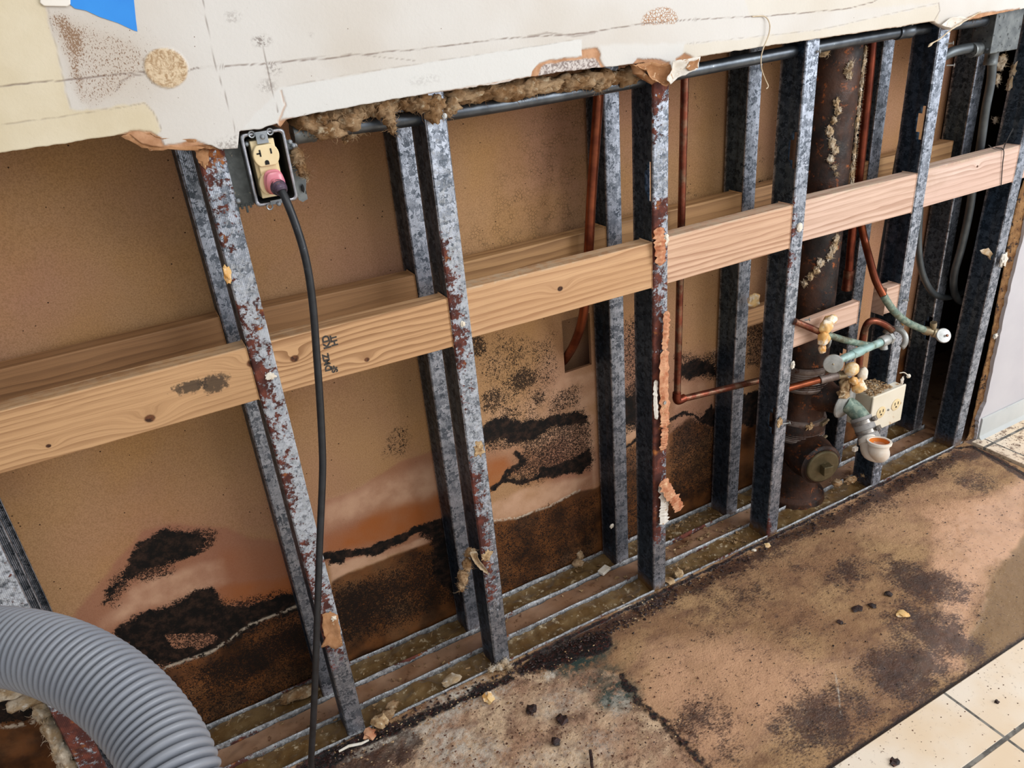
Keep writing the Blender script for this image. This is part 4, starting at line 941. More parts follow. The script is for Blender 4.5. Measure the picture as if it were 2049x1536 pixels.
# plug and cord
plugc = V3(548, 356, -.030)
mp = NT('pink_plug_plastic'); sx = mp.N('ShaderNodeSeparateXYZ'); mp.L(mp.pos(), sx.inputs[0])
pc = mp.mix(mp.ss(sx.outputs[0], cxr-.012, cxr+.014), hexc('#f08f74'), hexc('#a55ca8')); pc = mp.mix(mp.ss(sx.outputs[2], zc2-.02, zc2+.014), pc, hexc('#ee93a0'))  # orange to violet across the plug, pinker towards its top
mp.b.inputs['Transmission Weight'].default_value = .25; MPL = mp.out(pc, .22, 0, .5)
EC = thing('extension_cord', 'black cord with a translucent pink plug hanging from the ivory receptacle down to the floor', 'power cord', (plugc.x, plugc.y, .003))
m = MB(); c = Vector((cxr+.002, -.0172, zc2+.002))
pr = []
for k in range(28):
    a = 2*math.pi*k/28; sq = 1/(abs(math.cos(a))**3.6+abs(math.sin(a))**3.6)**(1/3.6); pr.append((math.cos(a)*sq*.0142*(1-.22*max(0, math.sin(a))), math.sin(a)*sq*.0165+.001))
lay = [(0, 1.0), (-.006, 1.0), (-.0075, .93), (-.013, .90), (-.0145, .80), (-.0155, .62), (-.020, .55), (-.026, .50)]
Vv = [c+Vector((px*s_, dy, pz*s_ - (1-s_)*.008)) for dy, s_ in lay for px, pz in pr]; nn = len(pr)
m.add(Vv, [(i*nn+k, i*nn+(k+1) % nn, (i+1)*nn+(k+1) % nn, (i+1)*nn+k) for i in range(len(lay)-1) for k in range(nn)]+[tuple(range(nn)), tuple((len(lay)-1)*nn+k for k in range(nn-1, -1, -1))])
m.build('plug_body', MPL, EC, smooth=32)
cp = [c+Vector((.001, -.024, -.006)), V3(562, 378, -.052), V3(574, 404, -.064), V3(590, 445, -.072), V3(606, 495, -.078), V3(618, 550, -.082), V3(627, 620, -.086), V3(633, 700, -.09), V3(640, 800, -.095), V3(645, 900, -.10), V3(645, 960, -.105), V3(640, 1080, -.112), V3(636, 1200, -.12), V3(632, 1320, -.126), V3(628, 1420, -.13), V3(622, 1530, -.134)]
z_end = cp[-1].z; cp += [V3(619, 1600, -.137)]
cp[-1].z = max(cp[-1].z, .012); last = cp[-1]; cp += [last+Vector((-.02, -.03, -.006)), last+Vector((-.10, -.09, -.008)), last+Vector((-.3, -.16, -.008))]
for q in cp[-3:]: q.z = .004
m = MB(); m.tube(smooth_path(cp, 10), .0056, 16); m.build('cord', M['cord'], EC, smooth=60)
m = MB(); sp = smooth_path([cp[0]+Vector((0, .004, .001)), cp[0]+(cp[1]-cp[0])*.5, cp[1], cp[1]+(cp[2]-cp[1])*.2], 8)
m.tube(sp, [.0105-.0042*min(1, i/len(sp)*1.1)+(.0009 if i % 4 < 2 else 0) for i in range(len(sp))], 18); m.build('strain_relief', mat_simple('smoky_plug_neck', '#5c4a5e', '#3a3038', 60, .25), EC, smooth=60)

# ------------------------------------------------------------------ steel conduits
def pipe(name, pts, r, mat, label, cat, n=8, group=None, parts=None, seg=18):
    m = MB(); m.tube(smooth_path(pts, n) if len(pts) > 2 else pts, r, seg); o = m.build(name, mat, None, smooth=60)
    return tag(o, label, cat, group)
def pipe_t(name, label, cat, body, pts, r, mat, n=8):
    """thing whose body part is a pipe; returns the empty"""
    path = smooth_path(pts, n) if len(pts) > 2 else [Vector(q) for q in pts]
    zmin = min(p.z for p in path); c = sum(path, Vector())/len(path)
    t = thing(name, label, cat, (c.x, c.y, zmin-r)); m = MB(); m.tube(path, r, 20); m.build(body, mat, t, smooth=60); return t
def sleeve(t, name, a, b, r, mat, rings=0):
    m = MB(); a = Vector(a); b = Vector(b); L_ = (b-a).length
    m.lathe(a, b-a, [(0, r*.86), (0, r), (L_*.12, r*1.06), (L_*.2, r), (L_*.8, r), (L_*.88, r*1.06), (L_, r), (L_, r*.86)], 24); return m.build(name, mat, t, smooth=35)
YCD = .030; rE = .0117
c1 = [V3(590, 268, YCD), V3(700, 252, YCD), V3(830, 236, YCD), V3(1000, 212, YCD), V3(1180, 182, YCD), V3(1290, 160, YCD), V3(1400, 135, YCD), V3(1500, 117, YCD), V3(1600, 98, YCD), V3(1700, 82, YCD), V3(1800, 67, YCD), V3(1870, 55, YCD), V3(1985, 38, YCD)]
xx = [p.x for p in c1]; zf = np.polyfit(xx, [p.z for p in c1], 3); c1 = [Vector((x, YCD, float(np.polyval(zf, x)))) for x in xx]
T1 = pipe_t('steel_conduit', 'long straight steel conduit running under the drywall from the receptacle box to the junction box', 'conduit', 'conduit_tube', c1, rE, M['emt'])
sleeve(T1, 'box_connector', c1[0]+Vector((-.004, 0, 0)), c1[0]+Vector((.028, 0, 0)), .0150, M['box_steel'])
q = V3(1808, 66, YCD); q.z = float(np.polyval(zf, q.x)); sleeve(T1, 'coupling', q-Vector((.022, 0, 0)), q+Vector((.022, 0, 0)), .0145, M['emt'])
for dx in (-.012, .012):
    m = MB(); m.lathe(q+Vector((dx, -.008, .012)), (0, -.5, 1), [(0, .003), (.004, .003), (.005, .0015)], 10); m.build('set_screw', M['fitting'], T1)
m = MB(); m.lathe(V3(587, 291, .016), (.3, -1, 0), [(0, .004), (.004, .004), (.007, .003), (.008, .001)], 12); m.build('set_screw', M['fitting'], T1)
jc = V3(2020, 66, .03)
JB = thing('junction_box', 'square dark steel junction box at the top right where the conduits meet', 'junction box', (jc.x+.012, .035, 1.085))
jx0 = V3(1987, 70, .005).x; m = MB(); m.box(jx0, jx0+.10, .004, .054, 1.088, 1.20); m.build('box_shell', M['box_steel'], JB, bevel=.002, smooth=None)
m = MB(); m.lathe((jx0-.0006, .029, 1.155), (-1, 0, 0), [(0, .011), (.0008, .0108), (.0010, .0095), (.0004, .009), (.0004, .0002)], 22); m.build('knockout', M['fitting'], JB)
for (dz, dy) in ((.104, .012), (.01, .012), (.05, .046), (.10, .04)):
    m = MB(); m.lathe((jx0-.0005, dy, 1.088+dz), (-1, 0, 0), [(0, .0028), (.0016, .0026), (.0022, .0005)], 10); m.build('screw_head', M['fitting'], JB)
# bent conduit: leaves the junction box, turns down and drops behind the blocking
Y2 = .045
c2 = [Vector((jx0-.001, .033, V3(1995, 92, .033).z)), V3(1960, 94, .035), V3(1925, 99, .038), V3(1896, 108, .044), V3(1870, 128, .055), V3(1846, 165, .065), V3(1826, 215, .072), V3(1812, 265, .078), V3(1800, 320, .085), V3(1790, 380, .09), V3(1780, 440, .092), V3(1765, 530, .094), V3(1752, 620, .094), V3(1742, 700, .094)]
T2 = pipe_t('bent_conduit', 'grey conduit curving down left of the junction box, crossing behind the nail-studded stud', 'conduit', 'conduit_tube', c2, rE*.95, M['conduit_dark'])
sleeve(T2, 'box_connector', c2[0]+Vector((.002, 0, 0)), c2[0]+Vector((-.026, 0, .0)), .015, M['box_steel'])
c3 = [V3(1985, 108, .04), V3(1983, 160, .045), V3(1972, 220, .05), V3(1962, 290, .058), V3(1950, 350, .065), V3(1940, 420, .075), V3(1925, 490, .085), V3(1910, 545, .095), V3(1909, 580, .105), V3(1918, 600, .115), V3(1935, 603, .13), V3(1955, 590, .16), V3(1975, 570, .2)]
c3[0].z = 1.088; T3 = pipe_t('bent_conduit', 'grey conduit dropping from the junction box and looping back behind the last stud', 'conduit', 'conduit_tube', c3, rE*.85, M['conduit_dark'])
sleeve(T3, 'box_connector', c3[0]+Vector((0, 0, .002)), c3[0]+Vector((0, 0, -.03)), .0145, M['box_steel'])
c4 = [V3(1850, 300, .12), V3(1842, 400, .12), V3(1838, 480, .12), V3(1842, 530, .12), V3(1853, 565, .12), V3(1870, 588, .122), V3(1892, 595, .125), V3(1912, 590, .13), V3(1940, 578, .145), V3(1965, 562, .17)]
pipe('flexible_conduit', c4, .0085, M['conduit_dark'], 'thin dark conduit drooping in a U beside the short rear wood block', 'conduit')
c5 = [V3(1848, 120, .10), V3(1830, 200, .10), V3(1822, 250, .10)]

# ------------------------------------------------------------------ copper pipes
rc_ = .0080
pipe('copper_pipe', [V3(1200, 150, .10), V3(1197, 200, .10), V3(1190, 300, .10), V3(1183, 400, .10), V3(1178, 500, .10), V3(1173, 580, .105), V3(1167, 630, .12), V3(1158, 665, .145), V3(1147, 692, .17), V3(1135, 712, .205), V3(1128, 722, .225)], .0098, M['copper_soft'], 'orange copper pipe bending into the rectangular hole in the mouldy back board', 'pipe')
T = pipe_t('copper_pipe', 'thin copper riser with an elbow right of the paper-stripped stud, then running level', 'pipe', 'riser', [V3(1371, 130, .10), V3(1355, 790, .10)], rc_, M['copper_dark'])
e0, e1 = V3(1354, 801, .10), V3(1535, 757, .10)
m = MB(); m.tube([e0+Vector((.004, 0, 0)), e1], rc_, 18); m.build('level_run', M['copper_dark'], T, smooth=60)
m = MB(); eb = V3(1354, 802, .10); m.tube(smooth_path([eb+Vector((0, 0, .022)), eb+Vector((0, 0, .006)), eb+Vector((.006, 0, -.001)), eb+Vector((.024, 0, .001))], 6), rc_*1.22, 18); m.build('elbow', M['copper'], T, smooth=60)
T = pipe_t('copper_pipe', 'reddish copper riser just right of the rusty drain pipe, capped at its lower end', 'pipe', 'riser', [V3(1747, 70, .10), V3(1735, 200, .10), V3(1716, 380, .10), V3(1704, 480, .10), V3(1697, 560, .10)], .0098, M['copper'])
sleeve(T, 'end_cap', V3(1699, 540, .10), V3(1694, 580, .10), .0125, M['copper_dark'])
T = pipe_t('copper_supply_pipe', 'curved copper pipe turning green, with a stop valve and white handle at the right', 'pipe', 'supply_pipe', [V3(1722, 440, .085), V3(1730, 480, .080), V3(1739, 515, .050), V3(1752, 560, .012), V3(1768, 592, -.014)], .0088, M['copper_soft'])
m = MB(); m.tube(smooth_path([V3(1767, 590, -.0135), V3(1783, 615, -.019), V3(1800, 633, -.023), V3(1820, 647, -.026), V3(1845, 658, -.029), V3(1852, 661, -.031)], 8), .0089, 18); m.build('green_end', M['copper_verd'], T, smooth=60)
m = MB(); a = V3(1848, 660, -.028); b = V3(1892, 671, -.062); d = (b-a); m.lathe(a, d, [(0, .010), (.004, .0115), (.014, .0115), (.016, .009), (.022, .009), (.024, .012), (.036, .012), (.038, .008), (.052, .006), (.058, .006)], 20); m.tube([V3(1868, 663, -.042), V3(1868, 645, -.042)], [.0065, .0065], 14)
m.tube([V3(1868, 652, -.042), V3(1868, 645, -.042)], [.008, .008], 14); m.build('valve_body', M['brass'], T, smooth=35)
m = MB(); m.lathe(V3(1884, 672, -.058), (V3(1900, 668, -.085)-V3(1884, 672, -.058)), [(0, .006), (.003, .0175), (.009, .019), (.011, .0175), (.012, .004)], 26); m.build('valve_handle', M['chrome'], T, smooth=40)
m = MB(); m.lathe(V3(1895, 671, -.073), (V3(1900, 668, -.085)-V3(1884, 672, -.058)), [(0, .0035), (.0015, .0035), (.0025, .002)], 10); m.build('handle_screw', M['copper_dark'], T)

# second supply: pipe leaving the stud, foam lump, turquoise stub with large round handle
yv = -.035
A0 = V3(1590, 643, -.004)
T = pipe_t('valve_assembly', 'turquoise-tarnished stub with a large round white handle, in front of the rusty drain pipe', 'valve', 'inlet_pipe', [A0, V3(1620, 655, -.012), V3(1650, 668, -.018)], .0078, M['copper_dark'])
m = MB(); m.tube(smooth_path([V3(1648, 667, -.018), V3(1690, 680, -.026), V3(1735, 690, -.032), V3(1760, 690, yv)], 8), .0079, 18); m.build('green_pipe', M['copper_verd'], T, smooth=60)
p0, p1 = V3(1676, 722, yv-.012), V3(1768, 682, yv-.002); d = (p1-p0).normalized(); L_ = (p1-p0).length
m = MB(); m.lathe(p0, d, [(0, .0065), (.006, .0078), (.018, .0082), (.020, .0095), (.050, .0095), (.052, .0112), (.085, .0112), (.087, .0095), (L_, .0095)], 22); m.build('tarnished_stub', M['verd'], T, smooth=35)
m = MB(); m.lathe(p1-d*.012, d, [(0, .0118), (.004, .0135), (.022, .0135), (.026, .0115), (.030, .0115)], 22); m.lathe(p1+d*.018, d, [(0, .014), (.009, .014)], 6); m.tube([p1+Vector((0, -.002, -.008)), p1+Vector((0, -.004, -.020))], [.008, .0095], 14); m.build('fitting_nut', M['chrome'], T, smooth=30)
hd = (V3(1640, 722, yv-.030)-V3(1676, 722, yv-.012)).normalized()
m = MB(); m.lathe(p0, -d, [(0, .0055), (.012, .0055), (.013, .008), (.018, .008)], 16); m.build('valve_stem', M['chrome'], T, smooth=35)
hc = p0-d*.017; hn = Vector((-.62, -.70, .12)).normalized()
m = MB(); m.lathe(hc-hn*.002, hn, [(0, .006), (.002, .020), (.005, .0225), (.008, .0225), (.0095, .0215), (.010, .020), (.0092, .004), (.0098, .0002)], 34); m.build('valve_handle', M['chrome'], T, smooth=35)
m = MB(); m.lathe(hc+hn*.0075, hn, [(0, .002), (.0022, .002), (.003, .001)], 10); m.build('handle_screw', M['brass'], T)
# bent tube behind, rising and arching to a white flange plate
bt = [V3(1716, 765, .02), V3(1719, 730, .02), V3(1724, 690, .02), V3(1730, 660, .018), V3(1738, 645, .014), V3(1750, 642, .008), V3(1768, 648, .0), V3(1785, 660, -.008)]
T = pipe_t('bent_tube', 'dark tube bent over like a hook, ending in a white curved flange', 'pipe', 'tube', bt, .0085, M['copper_dark'])
m = MB(); fc = V3(1790, 678, -.012); ax = (V3(1768, 682, yv)-V3(1790, 673, -.012)).normalized(); u_ = Vector((0, 0, 1)); w_ = ax.cross(u_).normalized(); u_ = w_.cross(ax)
arc = [math.radians(a) for a in range(-70, 131, 10)]
out = [fc+(u_*math.cos(a)+w_*math.sin(a)*-1)*.033 for a in arc]; inn = [fc+(u_*math.cos(a)+w_*math.sin(a)*-1)*.020+ax*.005 for a in arc]
k = len(arc); m.add(out+inn, [(i, i+1, k+i+1, k+i) for i in range(k-1)]); m.build('wall_flange', M['chrome'], T, smooth=60, solid=.002)
pipe('copper_pipe', [V3(1758, 650, .06), V3(1762, 690, .05), V3(1768, 720, .04), V3(1768, 760, .035), V3(1762, 800, .032)], .0078, M['conduit_dark'], 'grey tube hanging between the hooked dark tube and the cream lower outlet box', 'pipe')
# third supply: copper stub at the stud with sleeve and foam
T = pipe_t('copper_stub', 'short copper stub with dark sleeve reaching from the bright stud to the lower foam lumps', 'pipe', 'stub', [V3(1566, 780, .03), V3(1590, 773, .026), V3(1650, 757, .005)], .0085, M['copper_soft'])
sleeve(T, 'dark_sleeve', V3(1640, 760, .008), V3(1675, 751, -.006), .0108, M['band']); sleeve(T, 'threaded_end', V3(1675, 751, -.006), V3(1692, 748, -.012), .0098, M['brass'])
m = MB()
for i in range(2):
    a = V3(1655+9*i, 756-2*i, .002-.003*i); m.tube([a+Vector((math.cos(k*.5)*.011, .002*k/6, math.sin(k*.5)*.0118)) for k in range(14)], .0009, 5)
m.build('wire_tie', M['copper_dark'], T)

# ------------------------------------------------------------------ cast-iron drain stack
px_, py_, pr_ = 1.452, .108, .057
DP = thing('cast_iron_drain_pipe', 'big rusty vertical cast-iron drain pipe with band couplings and a round cleanout plug', 'drain pipe', (px_, py_, -.012))
def zed(v, u=1620): return P(u, v, y=py_-pr_).z
zc_hi0, zc_hi1 = zed(800), zed(742); zl0, zl1 = zed(900), zed(838)
m = MB(); prof = [(z, pr_*(1+.012*mnoise.noise(Vector((z*18, 3, 1))))) for z in np.linspace(.32, 1.6, 60)]; m.lathe((px_, py_, 0), (0, 0, 1), [(float(a), float(b)) for a, b in prof], 44, False); m.build('upper_pipe', M['iron'], DP, smooth=50)
m = MB(); prof = [(.20, .066), (.235, .068), (.25, .060), (.33, .058), (.345, .066), (.36, .067)]; m.lathe((px_, py_, 0), (0, 0, 1), prof, 40, False)
bc = V3(1690, 806, -.002); b0 = Vector((px_+.012, py_-.015, bc.z+.002)); bd = (bc-b0).normalized(); bl_ = (bc-b0).length
m.lathe(b0, bd, [(0, .045), (bl_*.5, .042), (bl_*.62, .036), (bl_*.9, .034), (bl_, .036)], 32, False); m.build('tee_fitting', M['iron'], DP, smooth=50)
for nm, za, zb3 in (('upper_band', .335, .402), ('lower_band', .185, .250)):
    m = MB(); H_ = zb3-za; prof = [(za, .060), (za, .0655), (za+H_*.1, .0675), (za+H_*.16, .0655)]
    for k in range(7): prof += [(za+H_*(.2+k*.09), .0668), (za+H_*(.24+k*.09), .0655)]
    prof += [(za+H_*.86, .0675), (za+H_*.96, .0655), (za+H_, .060)]
    m.lathe((px_, py_, 0), (0, 0, 1), prof, 60, False); bo = m.build(nm, M['band'], DP, smooth=40)
    m = MB()
    for dz in (H_*.1, H_*.86):
        a = math.radians(-78); c = Vector((px_+math.cos(a)*.069, py_+math.sin(a)*.069, za+dz)); tn = Vector((-math.sin(a), math.cos(a), 0))
        m = MB(); m.obox(c, tn*.012, Vector((math.cos(a), math.sin(a), 0))*.0045, Vector((0, 0, .005))); m.tube([c+tn*.010, c+tn*.022], .0042, 8); m.build('clamp_screw', M['brass'], DP, bevel=.0006, smooth=30)
m = MB(); m.lathe((px_, py_, 0), (0, 0, 1), [(-.012, .085), (.004, .082), (.012, .066), (.03, .062), (.05, .063), (.14, .062), (.20, .060)], 40, False)
kc = V3(1645, 932, -.004); k0 = Vector((px_-.004, py_-.02, kc.z)); kd = (kc-k0); kd.z = 0; kl = kd.length; kd.normalize()
m.lathe(k0, kd, [(0, .060), (kl*.5, .060), (kl*.72, .056), (kl-.006, .056), (kl-.004, .050), (kl, .048)], 40); m.build('cleanout_fitting', M['iron'], DP, smooth=50)
m = MB(); m.lathe(kc-kd*.001, kd, [(0, .046), (.004, .046), (.007, .043), (.0075, .0002)], 40); sq = kc+kd*.016+Vector((.003, 0, -.002)); side_ = kd.cross(Vector((0, 0, 1)))
m.obox(sq, side_*.013, kd*.010, Vector((0, 0, .013))); m.build('cleanout_plug', M['plug'], DP, bevel=.002, smooth=40)

# drain arm: tarnished pipe, rubber sleeve with two clamps, white elbow
DA = thing('drain_arm', 'tarnished drain arm with rubber sleeve, two hose clamps and a white elbow, orange inside', 'drain fitting', tuple(V3(1740, 920, -.11)))
e = [V3(1690, 806, -.004), V3(1712, 822, -.028), V3(1727, 840, -.050), V3(1736, 862, -.068), V3(1740, 884, -.084)]
m = MB(); d0 = (e[1]-e[0]).normalized(); ea = Vector((.12, -1, -.12)).normalized(); m.lathe(e[0]-ea*.004, ea, [(0, .020), (.001, .040), (.004, .042), (.007, .040), (.010, .030), (.013, .024)], 40); m.build('escutcheon', M['chrome'], DA, smooth=35)
m = MB(); m.tube(smooth_path([e[0], V3(1705, 815, -.018), V3(1718, 828, -.036), e[2]], 8), .0212, 28); m.build('tarnished_pipe', M['copper_verd'], DA, smooth=60)
sd0, sd1 = V3(1722, 834, -.044), V3(1741, 880, -.080); sd = (sd1-sd0).normalized(); sl = (sd1-sd0).length
m = MB(); m.lathe(sd0, sd, [(0, .022), (0, .0255), (.004, .0262), (.008, .025), (sl*.5, .0256), (sl-.008, .025), (sl-.004, .0266), (sl, .0255), (sl, .021)], 34); m.build('rubber_sleeve', M['rubber'], DA, smooth=35)
for t_ in (.22, .62):
    c = sd0+sd*sl*t_; m = MB(); m.lathe(c-sd*.005, sd, [(0, .0258), (0, .0272), (.003, .0268), (.007, .0268), (.010, .0272), (.010, .0258)], 40, False)
    perp = Vector((.55, -.55, .62)); perp = (perp-sd*perp.dot(sd)).normalized(); tan_ = sd.cross(perp)
    m.obox(c+perp*.030, tan_*.011, perp*.004, sd*.0055); m.tube([c+perp*.031+tan_*.009, c+perp*.031+tan_*.020], .0048, 8); m.build('hose_clamp', M['clamp'], DA, bevel=.0006, smooth=35)
# elbow: coming down-forward and turning up to the open hub
ec = V3(1741, 900, -.098); op = V3(1759, 886, -.125); on = Vector((.10, .08, .98)).normalized()
m = MB(); path = smooth_path([V3(1738, 874, -.078), V3(1740, 888, -.090), ec+Vector((0, -.004, -.002)), ec+Vector((.010, -.020, -.004)), op-on*.018, op-on*.008], 6)
m.tube(path, [.0205]*6+[.0225]*(len(path)-6), 30, False); m.build('white_elbow', M['pvc'], DA, smooth=60)
m = MB(); m.lathe(V3(1739, 879, -.083), (ec-V3(1739, 879, -.083)), [(0, .021), (0, .0245), (.012, .0248), (.014, .021)], 34); m.obox(V3(1711, 898, -.088), (.006, 0, 0), (0, .004, 0), (0, 0, .005)); m.build('slip_nut', M['pvc'], DA, smooth=35)
m = MB(); m.lathe(op-on*.020, on, [(0, .0215), (.002, .0235), (.018, .0245), (.019, .0285), (.024, .0290), (.026, .0280), (.026, .0235), (.024, .0225)], 40, False); m.build('open_hub', M['pvc'], DA, smooth=35)
m = MB(); m.lathe(op-on*.020, on, [(.0255, .0234), (.020, .0225), (.012, .0215), (.002, .020)], 36, False); m.lathe(op-on*.014, on, [(0, .021), (.0005, .0002)], 30); m.build('hub_interior', M['pvc_orange'], DA, smooth=50)

# ------------------------------------------------------------------ lower outlet box
LB = thing('lower_outlet_box', 'dirty cream outlet box with two round receptacle faces, right of the drain arm', 'outlet box', tuple(V3(1770, 870, -.02)))
yq = -.030
fl_, fr_, fbr, fbl = V3(1740, 800, yq), V3(1812, 768, yq), V3(1806, 835, yq), V3(1745, 870, yq)
x0, x1 = (fl_.x+fbl.x)/2, (fr_.x+fbr.x)/2; z1_ = (fl_.z+fr_.z)/2; z0_ = (fbl.z+fbr.z)/2
m = MB(); m.box(x0+.003, x1-.003, yq+.004, .045, z0_+.003, z1_-.003); m.build('box_body', M['cream_plate'], LB, bevel=.004, smooth=None)
m = MB(); m.box(x0, x1, yq, yq+.006, z0_, z1_); m.build('cover_plate', M['cream_plate'], LB, bevel=.003, smooth=None, segs=3)
cxm = (x0+x1)/2; czm = (z0_+z1_)/2
for i, dx in enumerate((-.026, .030)):
    c = Vector((cxm+dx, yq-.0005, czm+.000+.004*i)); m = MB(); m.lathe(c, (0, -1, 0), [(0, .0165), (.0008, .0165), (.0012, .0155), (.0014, .0002)], 30); fo = m.build('receptacle_face', M['ivory'], LB, smooth=35)
    m = MB()
    for sx_ in (-.006, .006): m.box(c.x+sx_-.0009, c.x+sx_+.0009, c.y-.0022, c.y-.0012, c.z, c.z+.008)
    m.lathe(c+Vector((0, -.0012, -.006)), (0, -1, 0), [(0, .0024), (.001, .0024)], 10); sl_ = m.build('contact_slots', M['slot'], LB, smooth=None)
m = MB(); m.lathe((cxm+.002, yq-.0005, czm-.002), (0, -1, 0), [(0, .003), (.0015, .0028), (.002, .0005)], 10); m.build('plate_screw', M['fitting'], LB)
# ------------------------------------------------------------------ vacuum hose in the foreground
hp = [P(-190, 1290, d=.74), P(-90, 1286, d=.72), P(-10, 1290, d=.70), P(60, 1300, d=.685), P(130, 1322, d=.67), P(200, 1360, d=.655), P(262, 1412, d=.64), P(312, 1475, d=.625), P(345, 1540, d=.61), P(365, 1610, d=.60), P(375, 1690, d=.60), P(380, 1800, d=.60)]
path = smooth_path(hp, 40)
# resample evenly so that the ribs are regular
acc = [0]
for a, b in zip(path[:-1], path[1:]): acc.append(acc[-1]+(b-a).length)
tot = acc[-1]; pitch = .0066; n = int(tot/pitch)*8; ev = []; j = 0
for i in range(n+1):
    s_ = tot*i/n
    while j < len(acc)-2 and acc[j+1] < s_: j += 1
    ev.append(path[j].lerp(path[j+1], (s_-acc[j])/max(1e-9, acc[j+1]-acc[j])))
RH = .0345; shape = [.985, 1.0, 1.006, 1.0, .985, .93, .80, .92]
m = MB(); m.tube(ev, [RH*shape[i % 8] for i in range(n+1)], 48, False)
HS = tag(m.build('vacuum_hose', M['hose'], None, smooth=75), 'thick ribbed pale grey vacuum hose curving across the lower left corner', 'hose')

# ------------------------------------------------------------------ tape, wall plate, hanging strings
m = MB(); m.prism([V3(u, v, -.0142) for u, v in ((139, -40), (139, 8), (150, 17), (172, 21), (200, 34), (236, 46), (268, 61), (275, 63), (272, 40), (268, 0), (264, -40))], (0, .0005, 0))
tag(m.build('masking_tape', M['tape'], None, smooth=None), 'torn strip of bright blue masking tape stuck on the drywall at the top left', 'tape')
m = MB(); m.prism([V3(u, v, -.0165) for u, v in ((80, -50), (80, 6), (88, 12), (134, 13), (141, 9), (141, -50))], (0, .0035, 0))
tag(m.build('wall_plate', M['plate'], None, smooth=None, bevel=.001), 'corner of a white wall plate beside the blue masking tape at the top edge', 'wall plate')
m = MB(); m.tube(smooth_path([V3(1505, 33, -.0142), V3(1530, 33, -.016), V3(1540, 48, -.020), V3(1538, 70, -.020), V3(1528, 95, -.020), V3(1523, 115, -.020), V3(1524, 138, -.018), V3(1531, 158, -.014), V3(1537, 172, -.010), V3(1533, 178, -.010)], 8), .0011, 8)
tag(m.build('caulk_string', M['string'], None, smooth=60), 'thin pale string of dried caulk dangling from the drywall over the conduit', 'string')
m = MB(); m.tube(smooth_path([V3(1962, 24, -.016), V3(1930, 42, -.022), V3(1905, 58, -.026), V3(1880, 78, -.028), V3(1866, 86, -.028), V3(1857, 94, -.028)], 6), [.0014]*24+[.0016, .0022, .0028, .003, .0026, .0015, .0008], 8)
tag(m.build('paint_sliver', M['string'], None, smooth=60), 'pale hanging sliver of paint and caulk below the drywall near the top right', 'sliver')
# torn drywall paper hanging at the broken edge
def flap(name, pts, mat, label, y, curl=.01, seed=0, thick=.0007, parent=None, cat='torn paper', yvar=.006):
    c = [P(u, v, y=y) for u, v in pts]; cen = sum(c, Vector())/len(c); m = MB(); n = len(c); dense = []
    for i in range(n):
        for k in range(4):
            q = c[i].lerp(c[(i+1) % n], k/4); q = q+Vector((random.uniform(-.0012, .0012), 0, random.uniform(-.0012, .0012))); dense.append(q)
    lay = [1, .72, .42, .15]; V = []
    for s_ in lay:
        for q in dense:
            w = cen.lerp(q, s_); w.y = y+mnoise.noise(w*38+Vector((seed, seed, 0)))*yvar-curl*s_*s_+curl*.5; V.append(w)
    N_ = len(dense); Fc = [(i*N_+k, i*N_+(k+1) % N_, (i+1)*N_+(k+1) % N_, (i+1)*N_+k) for i in range(len(lay)-1) for k in range(N_)]
    V.append(Vector((cen.x, y+curl*.5, cen.z))); Fc += [((len(lay)-1)*N_+k, (len(lay)-1)*N_+(k+1) % N_, len(V)-1) for k in range(N_)]
    m.add(V, Fc); o = m.build(name, mat, parent, smooth=60, solid=thick)
    if label: tag(o, label, cat)
    return o
flap('torn_paper', [(240,272),(262,266),(300,266),(325,275),(395,280),(420,288),(440,300),(412,296),(395,299),(350,298),(300,301),(280,292)], M['paper'], 'brown torn paper lip under the drywall left of the receptacle box', -.010, .004, 2)
flap('torn_paper', [(322,262),(345,268),(412,272),(430,288),(440,302),(472,300),(478,285),(476,264),(400,255),(330,250)], M['paper_white'], None, -.0165, .002, 5, parent=None) if False else None
flap('torn_paper', [(1262,130),(1300,124),(1338,130),(1345,160),(1330,172),(1316,166),(1300,160),(1288,140)], M['paper'], 'crumpled brown paper piece over the head of the paper-stripped stud', -.022, .012, 7)
flap('torn_paper', [(1266,128),(1285,132),(1300,150),(1318,165),(1308,168),(1285,156),(1270,146)], M['paper'], 'narrow rolled brown paper strip left of the crumpled piece', -.018, -.012, 12)
flap('torn_paper', [(1342,122),(1400,114),(1394,138),(1375,146),(1350,160),(1338,168),(1330,158),(1342,140)], M['paper_white'], 'white painted paper flake folded over the conduit beside the crumpled brown piece', -.028, .008, 9)
flap('torn_paper', [(1380,124),(1398,118),(1394,136),(1380,140),(1372,136)], M['paper'], 'small brown back side of the folded white paper flake', -.031, .003, 14)
flap('torn_paper', [(1880,50),(1905,58),(1920,50),(1940,38),(1925,33),(1900,36)], M['paper_white'], 'white paint flake at the notch of the drywall near the junction box', -.018, .004, 15)

# ------------------------------------------------------------------ mineral wool
def wool(blobs, nf, label, mat='wool', cat='insulation', flen=(.008, .02), seed=0, group=None, name='insulation_clump', amp=.22):
    """lumps (centre, radii) grown together, plus loose fibres on the skin"""
    m = MB(); random.seed(seed+50)
    for i, (c, r) in enumerate(blobs): m.blob(c, r, amp, 1.9, seed*7+i, 3)
    for _ in range(nf):
        c, r = random.choice(blobs); d = Vector((random.gauss(0, 1), random.gauss(0, 1)-.4, random.gauss(0, 1))).normalized()
        p = Vector(c)+Vector((d.x*r[0], d.y*r[1], d.z*r[2]))*random.uniform(.75, 1.0); t = (d+Vector((random.uniform(-1, 1), random.uniform(-1, 1), random.uniform(-1, 1)))*.8)
        m.fiber(p, t, random.uniform(*flen)*random.uniform(.4, 1), random.uniform(.0003, .0008), 5, .7)
    return tag(m.build(name, M[mat], None, smooth=80), label, cat, group)
